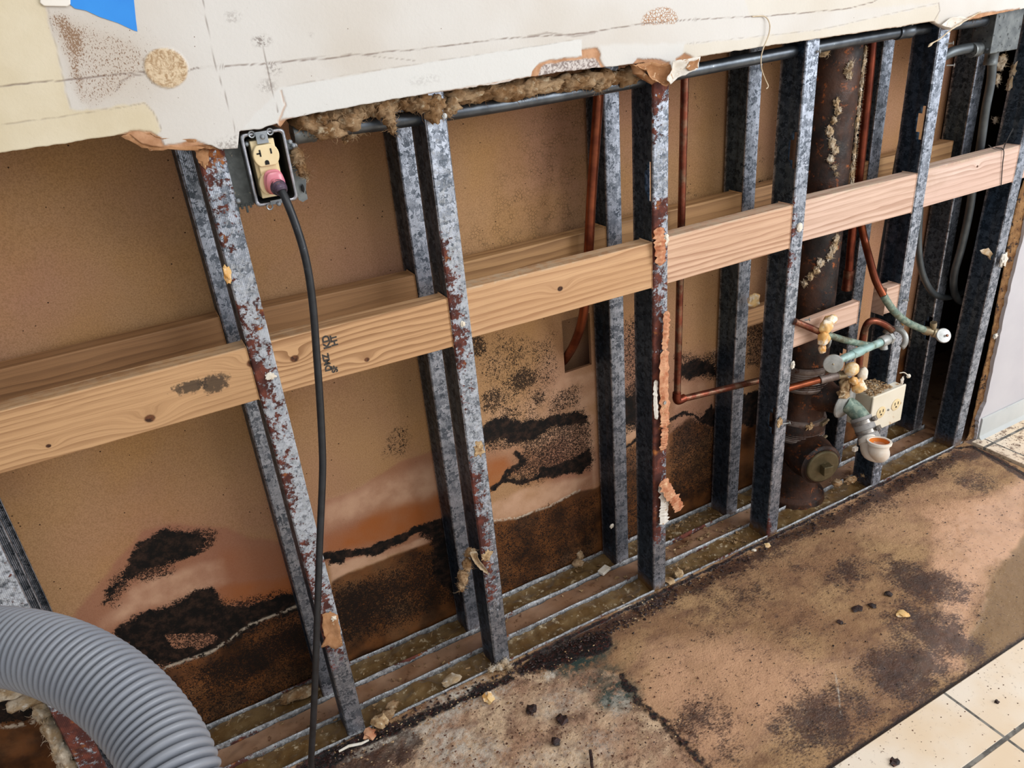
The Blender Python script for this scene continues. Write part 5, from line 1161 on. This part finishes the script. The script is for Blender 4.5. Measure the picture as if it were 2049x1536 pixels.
def strip(u0, v0, u1, v1, th, y, n, drop=(), seed=0, pw=1.0):
    b = []; random.seed(seed)
    for i in range(n):
        t = (i+.5)/n; u = u0+(u1-u0)*t; v = v0+(v1-v0)*t; p = P(u, v, y=y)
        w = abs(P(u1, v1, y=y).x-P(u0, v0, y=y).x)/n
        b.append((p+Vector((0, random.uniform(-.004, .004), random.uniform(-.003, .003))), (w*.95, .018+random.uniform(0, .006), th*(.85+random.random()*.4))))
    for (u, v, rx, rz, dy) in drop:
        b.append((P(u, v, y=y-dy), (rx, .011, rz)))
    return b
wool(strip(590, 240, 760, 212, .012, .020, 9, ((660, 262, .024, .012, .014), (625, 246, .02, .014, .01), (700, 245, .018, .012, .016)), 3), 420, 'ragged brown wool batt just right of the receptacle box, squeezed under the drywall', seed=3)
wool(strip(750, 214, 872, 192, .013, .016, 6, ((772, 222, .012, .014, .018), (778, 238, .009, .012, .02), (783, 254, .006, .010, .02), (868, 228, .013, .014, .022), (872, 208, .014, .012, .02), (845, 210, .014, .012, .02)), 5), 460, 'drooping wool batt with a hanging tuft, over the first rear stud head', seed=5)
wool(strip(895, 193, 1265, 152, .0125, .020, 15, ((905, 212, .012, .012, .016), (893, 222, .007, .010, .016), (1060, 170, .018, .012, .012), (1150, 166, .02, .012, .012), (1203, 165, .012, .010, .016), (1197, 176, .007, .006, .018)), 8), 620, 'long tan wool roll under the drywall, between the two torn paper areas', seed=8)
wool([(V3(702, 272, .030), (.010, .008, .005)), (V3(690, 280, .030), (.004, .004, .006)), (V3(722, 266, .030), (.008, .006, .004))], 60, 'small wool tuft hanging below the conduit right of the receptacle box', seed=11)
wool([(V3(595, 315, .004), (.010, .010, .014)), (V3(603, 335, -.002), (.007, .008, .012)), (V3(612, 349, -.004), (.004, .004, .006))], 120, 'furry tan tuft stuck on the side of the receptacle box', seed=13)
wool([(V3(1655, 78, .055), (.025, .012, .006)), (V3(1648, 103, .055), (.013, .010, .010)), (V3(1705, 66, .055), (.02, .01, .004))], 120, 'tan wool scrap behind the conduit above the rusty drain pipe', 'wool_pale', seed=15)
wool([(V3(1985, 22, .02), (.03, .01, .005)), (V3(2018, 16, .02), (.018, .01, .006)), (V3(1950, 35, .015), (.018, .008, .004))], 120, 'brown wool strip on the conduit beside the junction box', seed=17)
wool([(V3(2034, 140, .06), (.018, .012, .026)), (V3(2026, 165, .06), (.014, .01, .02)), (V3(2003, 125, .08), (.010, .01, .018)), (V3(1995, 158, .08), (.006, .006, .012))], 200, 'tan wool hanging under the junction box at the right frame edge', 'wool_pale', seed=19)
wool([(V3(2022, 225, .08), (.010, .008, .014)), (V3(2016, 250, .08), (.006, .006, .010)), (V3(1992, 240, .09), (.005, .005, .008))], 90, 'yellowish wool scrap lower down behind the looping conduit', 'wool_pale', seed=21)
def on_stack(u, v, extra=0.0):
    """point where the line of sight meets the drain pipe's skin"""
    r = R.T @ np.array([u-CX, v-CY, F_PX]); o = CAM[:2]-np.array([px_, py_]); a = r[0]**2+r[1]**2; b = 2*(o[0]*r[0]+o[1]*r[1]); c = o @ o-(pr_+extra)**2
    q = max(0, b*b-4*a*c); t = (-b-math.sqrt(q))/(2*a); return Vector(CAM+t*r)
def stackwool(pts, lb, seed, mat='wool_pale', nf=240):
    bl = [(on_stack(u, v), (r*.8, .006, r)) for u, v, r in pts]; wool(bl, nf, lb, mat, seed=seed, flen=(.006, .014), amp=.35)
stackwool([(1674, 205, .010), (1676, 222, .009), (1668, 240, .008), (1660, 262, .011), (1665, 284, .010), (1671, 300, .011), (1662, 318, .010), (1668, 335, .006), (1672, 348, .004)], 'long pale wool scrap clinging to the front of the upper drain pipe', 31)
stackwool([(1700, 130, .008), (1698, 150, .008), (1693, 141, .007)], 'small pale wool scrap high on the drain pipe under the conduit', 37)
stackwool([(1672, 478, .012), (1668, 495, .012), (1660, 512, .010), (1642, 525, .012), (1634, 540, .010), (1622, 552, .010), (1610, 566, .008)], 'pale wool scrap slanting across the drain pipe below the front block', 33)
m = MB(); random.seed(4)
sil = [on_stack(u, v, .002) for u, v in ((1732, 95), (1722, 180), (1714, 260), (1706, 340), (1703, 380))]
for k in range(60):
    t = k/60*(len(sil)-1); i = int(t); q = sil[i].lerp(sil[min(i+1, len(sil)-1)], t-i); m.blob(q+Vector((random.uniform(-.002, .002), 0, 0)), (random.uniform(.001, .0042), .003, .004+random.random()*.006), .7, 2, k, 2)
for k in range(160): q = sil[0].lerp(sil[-1], random.random()); m.fiber(q, (random.uniform(0, 1), -1, random.uniform(-1, 1)), .008, .0004, 3, .4)
tag(m.build('insulation_clump', M['wool_pale'], None, smooth=80), 'thin ragged edge of pale fibres down the right side of the drain pipe', 'insulation')
wool([(V3(941, 1105, -.004), (.011, .010, .008)), (V3(935, 1130, -.006), (.009, .009, .016)), (V3(927, 1155, -.006), (.010, .009, .018)), (V3(924, 1173, -.006), (.007, .007, .010))], 220, 'wool tuft hanging on the long-rusted stud just above the floor track', 'wool', seed=41)
flap('wool_ribbon', [(938,1102),(950,1098),(955,1115),(970,1135),(978,1148),(966,1142),(952,1130),(946,1122)], M['wool_pale'], 'pale curled ribbon beside the wool tuft on the long-rusted stud', -.016, .008, 23, cat='insulation')
wool([(V3(60, 1395, .06), (.035, .018, .014)), (V3(85, 1425, .05), (.014, .014, .02)), (V3(105, 1465, .03), (.013, .014, .03)), (V3(125, 1505, .02), (.014, .014, .028)), (V3(138, 1540, .02), (.016, .014, .026)), (V3(20, 1380, .07), (.03, .016, .010))], 360, 'long pale wool strand hanging left of the leftmost rusty stud, below the hose', 'wool_pale', seed=43)
wool([(V3(190, 1430, .04), (.016, .012, .014)), (V3(205, 1440, .04), (.010, .01, .008))], 120, 'wool tuft right of the leftmost rusty stud, under the hose', 'wool_pale', seed=45)
wool([(P(1000, 1333, z=.004), (.012, .010, .007)), (P(1010, 1326, z=.006), (.009, .008, .010)), (P(985, 1338, z=.003), (.010, .008, .005)), (P(1018, 1335, z=.003), (.007, .006, .004))], 160, 'tan insulation crumbs packed at the foot of the long-rusted stud', 'wool_pale', seed=47)
wool([(P(600, 1385, z=.0), (.030, .016, .008)), (P(575, 1395, z=-.004), (.016, .014, .006))], 60, 'yellowish wet wool lump in the rear track behind the black cord', 'wool', seed=49)
wool([(P(1160, 1112, z=.008), (.010, .010, .014)), (P(1156, 1126, z=.002), (.014, .012, .008)), (P(1172, 1098, z=.012), (.005, .005, .010))], 80, 'crumpled tan wool scrap on the rear track left of the third rear stud', 'wool', seed=51)
wool([(P(785, 1410, z=.004), (.013, .010, .007)), (P(775, 1428, z=.0), (.016, .012, .006)), (P(760, 1440, z=.0), (.010, .01, .005))], 60, 'wet tan wool lump in the front track right of the rust-spotted stud', 'wool', seed=53)
wool([(V3(1700, 960, .03), (.02, .012, .008)), (V3(1675, 966, .03), (.016, .012, .008)), (V3(1735, 948, .03), (.02, .012, .008))], 80, 'yellow wet wool in the front track beside the cleanout plug', 'wool', seed=55)
wool([(V3(1955, 655, .03), (.008, .003, .018))], 30, 'brown foam smear on the web of the last front stud', 'wool', seed=57) if False else None
flap('foam_smear', [(1946,668),(1958,658),(1965,675),(1958,700),(1950,708),(1943,695)], M['wool_pale'], 'tan smear on the side of the last front stud', .016, .002, 31, cat='residue')
flap('foam_smear', [(1958,500),(1978,496),(1990,515),(1996,535),(1988,530),(1978,512),(1962,505)], M['wool_pale'], 'curled tan scrap on the side of the last front stud, above the smear', .012, .004, 32, cat='residue')

# ------------------------------------------------------------------ foam lumps on the supplies
def lump(bl, lb, mat='foam', cat='foam lump', name='foam_lump', amp=.14, seed=0):
    m = MB()
    for i, (c, r) in enumerate(bl): m.blob(c, r, amp, 1.4, seed+i*3, 3)
    return tag(m.build(name, M[mat], None, smooth=80), lb, cat)
lump([(V3(1662, 640, -.022), (.017, .013, .012)), (V3(1652, 655, -.026), (.015, .013, .017)), (V3(1648, 678, -.030), (.014, .013, .018)), (V3(1645, 698, -.030), (.008, .008, .012))], 'drooping orange-cream foam lump on the upper pipe in front of the drain pipe', seed=3)
m = MB(); m.lathe(V3(1655, 680, -.006), (.75, -.6, -.15), [(0, .006), (.001, .021), (.004, .0215), (.006, .018), (.008, .008)], 30); tag(m.build('pipe_escutcheon', M['chrome'], None, smooth=40), 'round metal escutcheon pressed against the orange-cream foam lump', 'escutcheon')
lump([(V3(1704, 738, -.028), (.0185, .017, .017))], 'smooth round cream foam ball above the drain arm', seed=21, amp=.05)
lump([(V3(1726, 748, -.022), (.013, .012, .018))], 'white foam knob touching the right side of the round foam ball', 'chip', seed=27, amp=.09)
lump([(V3(1719, 773, -.034), (.018, .015, .018)), (V3(1708, 762, -.030), (.010, .010, .010))], 'broken white and orange foam piece directly above the white escutcheon', seed=33, amp=.16)
lump([(V3(1693, 770, -.012), (.014, .012, .020)), (V3(1688, 786, -.012), (.014, .012, .012))], 'pale crumbly residue between the rusty tee and the broken foam piece', 'gunk', seed=39, amp=.3)
lump([(V3(1508, 600, .10), (.014, .01, .016))], 'yellow foam scrap on the low rear wood piece left of the bright stud', 'foam', seed=42, amp=.25)

# crumbs on top of the lower box
random.seed(9); m = MB()
zt2 = z1_-.002
for i in range(170):
    a = random.random(); b = random.random(); c = Vector((x0+.002+a*(x1-x0)*.66, yq+.008+b*.055, zt2+random.random()**1.5*.016*(1-a*.5)))
    k = random.random()
    if k < .5: m.tube([c, c+Vector((random.uniform(-1, 1), random.uniform(-1, 1), random.uniform(-.3, .6)))*.009], [.0016, .0009], 5)
    else: m.blob(c, (.003, .003, .0022), .4, 2, i, 1)
tag(m.build('crumb_pile', M['gunk'], None, smooth=60), 'heap of tan crumbs lying on top of the cream lower outlet box', 'crumbs', kind='stuff')

# ------------------------------------------------------------------ residues on the studs, nails, wire
def resid(u, v, y, rx, rz, lb, mat='paper_white', seed=0, ry=.003, amp=.3, cat='residue', name='dried_residue'):
    m = MB(); m.blob(V3(u, v, y), (rx, ry, rz), amp, 2.2, seed, 3); return tag(m.build(name, M[mat], None, smooth=70), lb, cat)
flap('torn_paper', [(645,1228),(660,1222),(675,1228),(680,1258),(684,1290),(668,1296),(655,1290),(642,1296),(650,1275),(643,1250)], M['paper'], 'brown blistered paper patch low on the rust-spotted stud', -.004, .004, 41, yvar=.005)
resid(668, 1236, -.006, .005, .005, 'pale chip on the brown paper patch low on the rust-spotted stud', 'chip', 3)
resid(541, 752, -.002, .007, .006, 'white plaster dab with a screw on the rust-spotted stud at the front blocks', 'chip', 5, .002)
resid(926, 648, -.002, .004, .005, 'white dot and screw hole on the long-rusted stud at the front blocks', 'chip', 7, .002)
resid(958, 898, -.001, .009, .013, 'tan plaster patch in the middle of the long rust streak', 'gunk', 9, .002, .4)
resid(974, 1112, -.001, .009, .012, 'pinkish plaster flake low on the long-rusted stud', 'gunk', 11, .002, .5)
resid(1600, 455, -.004, .008, .010, 'round grey plaster plug on the bright stud over the front blocks', 'chip', 13, .004, .12)
resid(1586, 730, -.004, .005, .009, 'white plaster dab on the bright stud level with the round white handle', 'chip', 15, .004)
resid(1560, 845, -.004, .008, .012, 'tan crumbly residue at the lower slot of the bright stud', 'gunk', 17)
resid(1333, 478, -.004, .006, .010, 'small white crumbs right of the paper-stripped stud at the front blocks', 'chip', 19, .004)
resid(1807, 645, -.004, .004, .008, 'yellow drip on the nail-studded stud above the stop valve', 'foam', 21, .004)
m = MB(); m.blob(V3(1818, 752, -.010), (.006, .005, .006), .1, 2.2, 23, 3); m.tube(smooth_path([V3(1800, 746, .0), V3(1809, 745, -.006), V3(1816, 750, -.010)], 5), .0014, 6); tag(m.build('dried_residue', M['chip'], None, smooth=70), 'small cream cube-like chip hanging right of the nail-studded stud', 'residue')
resid(1805, 762, -.004, .005, .012, 'crusty pale residue on the nail-studded stud just above the cream lower outlet box', 'paper_white', 25)
resid(455, 548, -.002, .005, .012, 'yellow crumbs on the left edge of the rust-spotted stud above the blocks', 'foam', 27, .003)
resid(1224, 1052, .124, .005, .006, 'pale chip with a hole low on the third rear stud', 'chip', 29, .002)
resid(405, 312, -.002, .008, .014, 'orange-brown crust at the head of the rust-spotted stud', 'paper', 31, .002)
resid(2008, 520, -.010, .012, .018, 'crumpled pinkish paper lump on the last front stud beside the grey wall', 'paper_white', 33, .006)
resid(1992, 672, -.012, .008, .007, 'small tan paper knob on the torn drywall edge', 'paper_white', 35, .005)
for (u, v, a, b, lb) in ((1622, 852, .014, .008, 'crusty tan patch on the lower pipe band'), (1612, 915, .012, .018, 'crusty tan patch on the cleanout fitting left of the plug')):
    q = on_stack(u, v, .008); m = MB(); m.blob(q, (a, .005, b), .5, 2.4, int(u), 3); tag(m.build('dried_residue', M['gunk'], None, smooth=70), lb, 'residue')
# splintered paper strips on the fourth stud
def splint(pts, w, lb, mat='wood_red', y=-.006, seed=0):
    m = MB(); path = smooth_path([P(u, v, y=y-(.003 if i % 2 else 0)) for i, (u, v) in enumerate(pts)], 9); V = []
    for i, p in enumerate(path):
        wl = w*(1.15+.9*mnoise.noise(Vector((i*.9, seed, 0)))+.3*random.random())*(1 if 0 < i < len(path)-1 else .3); wr = w*(1.15+.9*mnoise.noise(Vector((i*.9, seed, 9)))+.3*random.random())*(1 if 0 < i < len(path)-1 else .3)
        d = (path[min(i+1, len(path)-1)]-path[max(0, i-1)]).normalized(); s_ = d.cross(Vector((0, 1, 0))).normalized()
        V += [p-s_*wl, p+Vector((0, -.0015-.003*abs(mnoise.noise(Vector((i*.5, seed, 4)))), 0)), p+s_*wr]
    n = len(path); Fc = [(i*3+k, i*3+k+1, (i+1)*3+k+1, (i+1)*3+k) for i in range(n-1) for k in range(2)]
    m.add(V, Fc); return tag(m.build('paper_splinter', M[mat], None, smooth=None, solid=.0008), lb, 'torn strip')
splint([(1334,622),(1332,665),(1330,700)], .006, 'upper pale splinter on the paper-stripped stud below the blocks', y=-.008, seed=1)
splint([(1330,700),(1328,760),(1330,830),(1330,855)], .0085, 'longest pale tan strip down the middle of the paper-stripped stud', y=-.008, seed=2)
splint([(1330,855),(1329,880),(1326,900)], .007, 'short fuzzy strip just under the longest tan strip', y=-.007, seed=3)
splint([(1312,760),(1311,800),(1314,838)], .004, 'thin pinkish strip on the left edge of the paper-stripped stud', 'paper_white', y=-.003, seed=4)
splint([(1326,960),(1338,985),(1352,1003),(1360,1020)], .010, 'loose reddish splinter sticking out to the right near the stud foot', y=-.016, seed=5)
splint([(1325,965),(1330,1000),(1328,1020),(1329,1048)], .009, 'pale curled paper under the loose reddish splinter', 'paper_white', y=-.006, seed=6)
splint([(1318,455),(1320,490),(1322,530)], .009, 'dark orange splinter on the paper-stripped stud at the front blocks', y=-.005, seed=7)
def nail(u, v, y, d, L_, lb):
    m = MB(); p = V3(u, v, y); d = Vector(d).normalized(); m.lathe(p, d, [(0, .0016), (L_, .0016), (L_, .0042), (L_+.0015, .0042), (L_+.0018, .0002)], 12)
    return tag(m.build('nail', M['chrome'], None, smooth=35), lb, 'nail')
nail(1894, 131, -.001, (.55, -.8, 0), .014, 'bent-out nail on the nail-studded stud, lower of its top pair')
nail(1894, 88, -.001, (.5, -.8, .1), .012, 'nail at the head of the nail-studded stud beside the hanging sliver')
nail(1806, 600, -.001, (.7, -.6, 0), .012, 'nail on the nail-studded stud level with the low block stub')
nail(1566, 848, -.002, (.9, -.5, .1), .016, 'screw poking right from the lower slot of the bright stud')
nail(1324, 803, -.004, (.2, -1, 0), .008, 'small screw in the dark rust of the paper-stripped stud')
nail(1634, 103, -.001, (.6, -.8, 0), .006, 'screw head on the bright stud beside the conduit')
nail(886, 232, -.004, (0, -1, .1), .006, 'dark screw head in the wool at the head of the long-rusted stud')
nail(1610, 640, -.001, (.8, -.6, .1), .010, 'rusty nail right of the bright stud above the low cut block')
# thin black wire tied around the right block
m = MB(); w = [V3(2003, 372, -.0005), V3(2006, 330, -.001), V3(2008, 300, -.001)]; m.tube(smooth_path(w+[Vector((w[2].x, .02, w[2].z+.004))], 5), .0011, 6)
m.tube(smooth_path([w[2], V3(2000, 298, -.004), V3(1988, 297, -.006), V3(1978, 290, -.008)], 5), .0009, 6)
m.tube(smooth_path([w[2], V3(2010, 290, -.006), V3(2017, 275, -.010), V3(2027, 256, -.012)], 5), .0009, 6); m.tube(smooth_path([w[2], V3(2012, 288, -.004), V3(2020, 272, -.006), V3(2028, 258, -.004)], 5), .0007, 6)
tag(m.build('tie_wire', M['cord'], None, smooth=60), 'thin black wire twisted around the rightmost full wood block', 'wire')
# brown torn gypsum edge between the last stud and the grey wall
ed = [(2085,360),(2066,430),(2049,485),(2030,560),(2014,631),(2002,688),(1990,745),(1977,805),(1962,850),(1955,892)]
eo = [(2049,360),(2036,400),(2020,470),(2008,540),(1996,600),(1980,690),(1963,760),(1948,830),(1938,870),(1925,893)]
m = MB(); V = []; NN = 8
for (a, b) in zip(ed, eo):
    pa2, pb2 = V3(a[0], a[1], -.011), V3(b[0], b[1], -.0015)
    for k in range(NN): q = pb2.lerp(pa2, k/(NN-1)); V.append(q)
rows = []
import itertools
Vd = []
for i in range(len(ed)-1):
    for s_ in range(8):
        for k in range(NN):
            q = V[i*NN+k].lerp(V[(i+1)*NN+k], s_/8); nz_ = mnoise.noise(Vector((q.x*60, q.z*60, k)))
            q = q+Vector((nz_*.004*(1 if k in (0,) else .3), nz_*.004, nz_*.002)); q.z = max(q.z, .001); Vd.append(q)
nr_ = (len(ed)-1)*8
m.add(Vd, [(i*NN+k, i*NN+k+1, (i+1)*NN+k+1, (i+1)*NN+k) for i in range(nr_-1) for k in range(NN-1)])
m.build('torn_edge', mat_simple('torn_gypsum_edge', '#9a7348', '#6d4726', 50, .9, 0, 1.0, .003, '#2a1a12', 55, (.55, .64)), WR, smooth=70, solid=-.002)

# ------------------------------------------------------------------ debris on the floor
random.seed(21)
def bits(name, label, cat, n, where, size, mat, kind='stuff', seed=0):
    m = MB(); random.seed(seed)
    for i in range(n):
        u, v = where(); p = P(u, v, z=-.003)
        if p.y > -.004 and p.y < .0: p.y = -.006
        if p.y > 0 or p.y < -.54 or p.x > 2.03: continue
        s_ = random.uniform(*size); m.blob(p+Vector((0, 0, s_*.25)), (s_*random.uniform(.6, 1.4), s_*random.uniform(.6, 1.4), s_*.55), .45, 2, i, 1)
    return tag(m.build(name, M[mat], None, smooth=50), label, cat, kind=kind)
def along(pts, sp):
    def f_():
        i = random.randrange(len(pts)-1); t = random.random(); a, b = pts[i], pts[i+1]
        return a[0]+(b[0]-a[0])*t+random.gauss(0, sp*1.6), a[1]+(b[1]-a[1])*t+abs(random.gauss(0, sp))
    return f_
bits('grit', 'dark wet grit along the front track and mould patch', 'grit', 900, along([(640,1515),(760,1455),(1030,1335),(1130,1285),(1230,1250),(1340,1185),(1560,1070),(1760,975),(1900,905)], 10), (.0012, .0035), 'dark_gunk', seed=1)
bits('grit', 'dark gravelly crumbs over the grey part of the subfloor', 'grit', 420, lambda: (random.uniform(700, 1400), random.uniform(1330, 1536)), (.0007, .0024), 'gunk_brown', seed=2)
bits('plaster_crumbs', 'fine tan crumbs over the grey part of the subfloor', 'crumbs', 380, lambda: (random.uniform(680, 1400), random.uniform(1340, 1536)), (.0006, .0020), 'gunk', seed=12)
bits('plaster_crumbs', 'pale plaster crumbs scattered near the stud feet', 'crumbs', 240, along([(660,1500),(860,1420),(1060,1350),(1240,1240),(1300,1200),(1420,1140)], 16), (.0006, .0022), 'gunk', seed=3)
bits('grit', 'fine dark specks scattered over the wet subfloor', 'grit', 900, lambda: (random.uniform(1250, 2040), random.uniform(960, 1500)), (.0006, .0018), 'dark_gunk', seed=4)
def chips(u, v, s_, lb, mat='chip', h=.4, seed=0, z=-.004, name='debris_chip', cat='debris', amp=.35, asp=1.0):
    m = MB(); p = P(u, v, z=z); m.blob(p+Vector((0, 0, s_*h*.6)), (s_*asp, s_, s_*h), amp, 1.8, seed, 2); return tag(m.build(name, M[mat], None, smooth=45), lb, cat)
m = MB(); c = P(1209, 1144, z=-.006); m.obox(c+Vector((0, 0, .006)), Vector((.014, .004, .001)), Vector((-.003, .009, 0)), Vector((0, 0, .004))); tag(m.build('plaster_chip', M['chip'], None, bevel=.0015, smooth=None), 'rectangular cream plaster chip lying between the two floor tracks', 'debris')
m = MB(); c = P(1288, 1206, z=-.002); m.obox(c+Vector((0, 0, .003)), Vector((.014, .002, 0)), Vector((-.001, .006, 0)), Vector((0, 0, .0025))); tag(m.build('plaster_chip', M['chip'], None, bevel=.001, smooth=None), 'small cream plaster chip at the front track left of the paper-stripped stud', 'debris') if False else None
chips(1509, 1101, .006, 'small white chip on the floor left of the bright stud foot', seed=2); chips(1536, 1092, .008, 'orange-tan crumb on the floor beside the bright stud foot', 'foam', seed=4)
chips(1806, 1230, .013, 'yellow flat foam flake lying alone on the stained subfloor', 'foam', .25, 6); chips(1715, 1218, .009, 'black teardrop fragment, left of the two dark fragments near the yellow flake', 'dark_gunk', .3, 8, asp=1.4)
chips(1746, 1212, .008, 'dark red square fragment midway between black teardrop and yellow flake', 'dark_gunk', .4, 10); chips(1778, 1189, .008, 'dark wet lump just above the yellow foam flake', 'dark_gunk', .5, 12)
chips(1681, 1245, .006, 'small ring-shaped dark crumb below the black teardrop fragment', 'dark_gunk', .4, 14); chips(1125, 1440, .011, 'dark round lump on the grey part of the subfloor', 'dark_gunk', .5, 16)
chips(1063, 1422, .011, 'dark spiky lump left of the round lump on the grey subfloor', 'dark_gunk', .5, 18); chips(1112, 1485, .009, 'brown pebble nearest the bottom centre of the grey subfloor', 'dark_gunk', .7, 20)
chips(978, 1398, .012, 'orange curl lying on the white powdered patch', 'foam', .6, 22); chips(760, 1448, .014, 'grey crumpled scrap at the foot of the rust-spotted stud', 'gunk', .8, 24); chips(740, 1470, .013, 'orange brown curl in front of the rust-spotted stud foot', 'wood_red', .5, 26)
chips(1625, 985, .010, 'pinkish crumb at the base of the cleanout fitting', 'foam', .9, 28, amp=.5); chips(1340, 1165, .012, 'tan paper scrap in the front track just right of the paper-stripped stud', 'gunk', .6, 30, z=-.002); chips(1358, 1150, .012, 'second tan scrap a little further right in the front track', 'gunk', .8, 32, z=-.002)
chips(905, 1362, .014, 'tan crumbs heaped on the front track edge left of the long-rusted stud foot', 'wool_pale', .5, 34, z=0, asp=1.5)
m = MB(); m.tube([P(618+a, b, z=.001) for a, b in ((60, 1503), (80, 1492), (105, 1487), (120, 1480))], [.0022, .003, .0028, .0018], 7); tag(m.build('plaster_sliver', M['chip'], None, smooth=50), 'long white plaster sliver in the dark band right of the black cord', 'debris')
m = MB(); m.tube([P(1185, 1536, z=.0), P(1181, 1500, z=.0), P(1184, 1520, z=.002)], .003, 6); tag(m.build('dark_twig', M['dark_gunk'], None, smooth=50), 'dark upright sliver at the bottom edge of the grey subfloor', 'debris')
for (u, v, s_, lb) in ((1790, 1525, .010, 'dark feathery crumb on the front cream tile at the bottom edge'), (1995, 1405, .005, 'tiny brown crumb on the cream tile at the right edge')):
    m = MB(); p = P(u, v, z=.002); m.blob(p+Vector((0, 0, .002)), (s_, s_*.7, .003), .5, 2, int(u), 2); tag(m.build('debris_chip', M['dark_gunk'], None, smooth=45), lb, 'debris')
m = MB(); random.seed(31)
for i in range(150):
    u, v = (random.uniform(1640, 2049), random.uniform(1290, 1536)); p = P(u, v, z=.002)
    if p.y > -.55: continue
    if random.random() > math.exp(-(-.55-p.y)*7): continue
    s_ = random.uniform(.0004, .0013); m.blob(p+Vector((0, 0, s_*.3)), (s_*1.3, s_, s_*.5), .4, 2, i, 1)
for i in range(120):
    p = P(random.uniform(1960, 2049), random.uniform(850, 950), z=.002)
    if p.x < 2.06 or p.y > -.03: continue
    s_ = random.uniform(.0006, .002); m.blob(p+Vector((0, 0, s_*.3)), (s_*1.3, s_, s_*.5), .4, 2, i, 1)
tag(m.build('grit', M['gunk_brown'], None, smooth=50), 'brown specks of dirt sprinkled on the cream tiles', 'grit', kind='stuff')
# crumbs and fibre lying in the tracks
m = MB(); random.seed(77)
for i in range(480):
    x = random.choice([random.uniform(.92, 1.24), random.uniform(-.2, 2.0)]); y = random.choice([random.uniform(.006, .06), random.uniform(.07, .12), random.uniform(.13, .185)])
    s_ = random.uniform(.0008, .0045); s_ *= 1.3; ang = sorted(random.uniform(0, 6.283) for _ in range(random.choice((4, 5, 6)))); m.prism([Vector((x+math.cos(a)*s_*random.uniform(.5, 1.6), y+math.sin(a)*s_*random.uniform(.4, 1), -.010+random.uniform(-.002, .004))) for a in ang], (random.uniform(-.001, .001), 0, s_*.35))
    if i % 4 == 0: m.fiber((x, y, -.007), (random.uniform(-1, 1), random.uniform(-1, 1), .3), random.uniform(.01, .022), .0008, 4, .5)
tag(m.build('crumbs_in_track', M['flake'], None, smooth=None), 'tan crumbs and shreds lying in and between the two floor tracks', 'crumbs', kind='stuff')
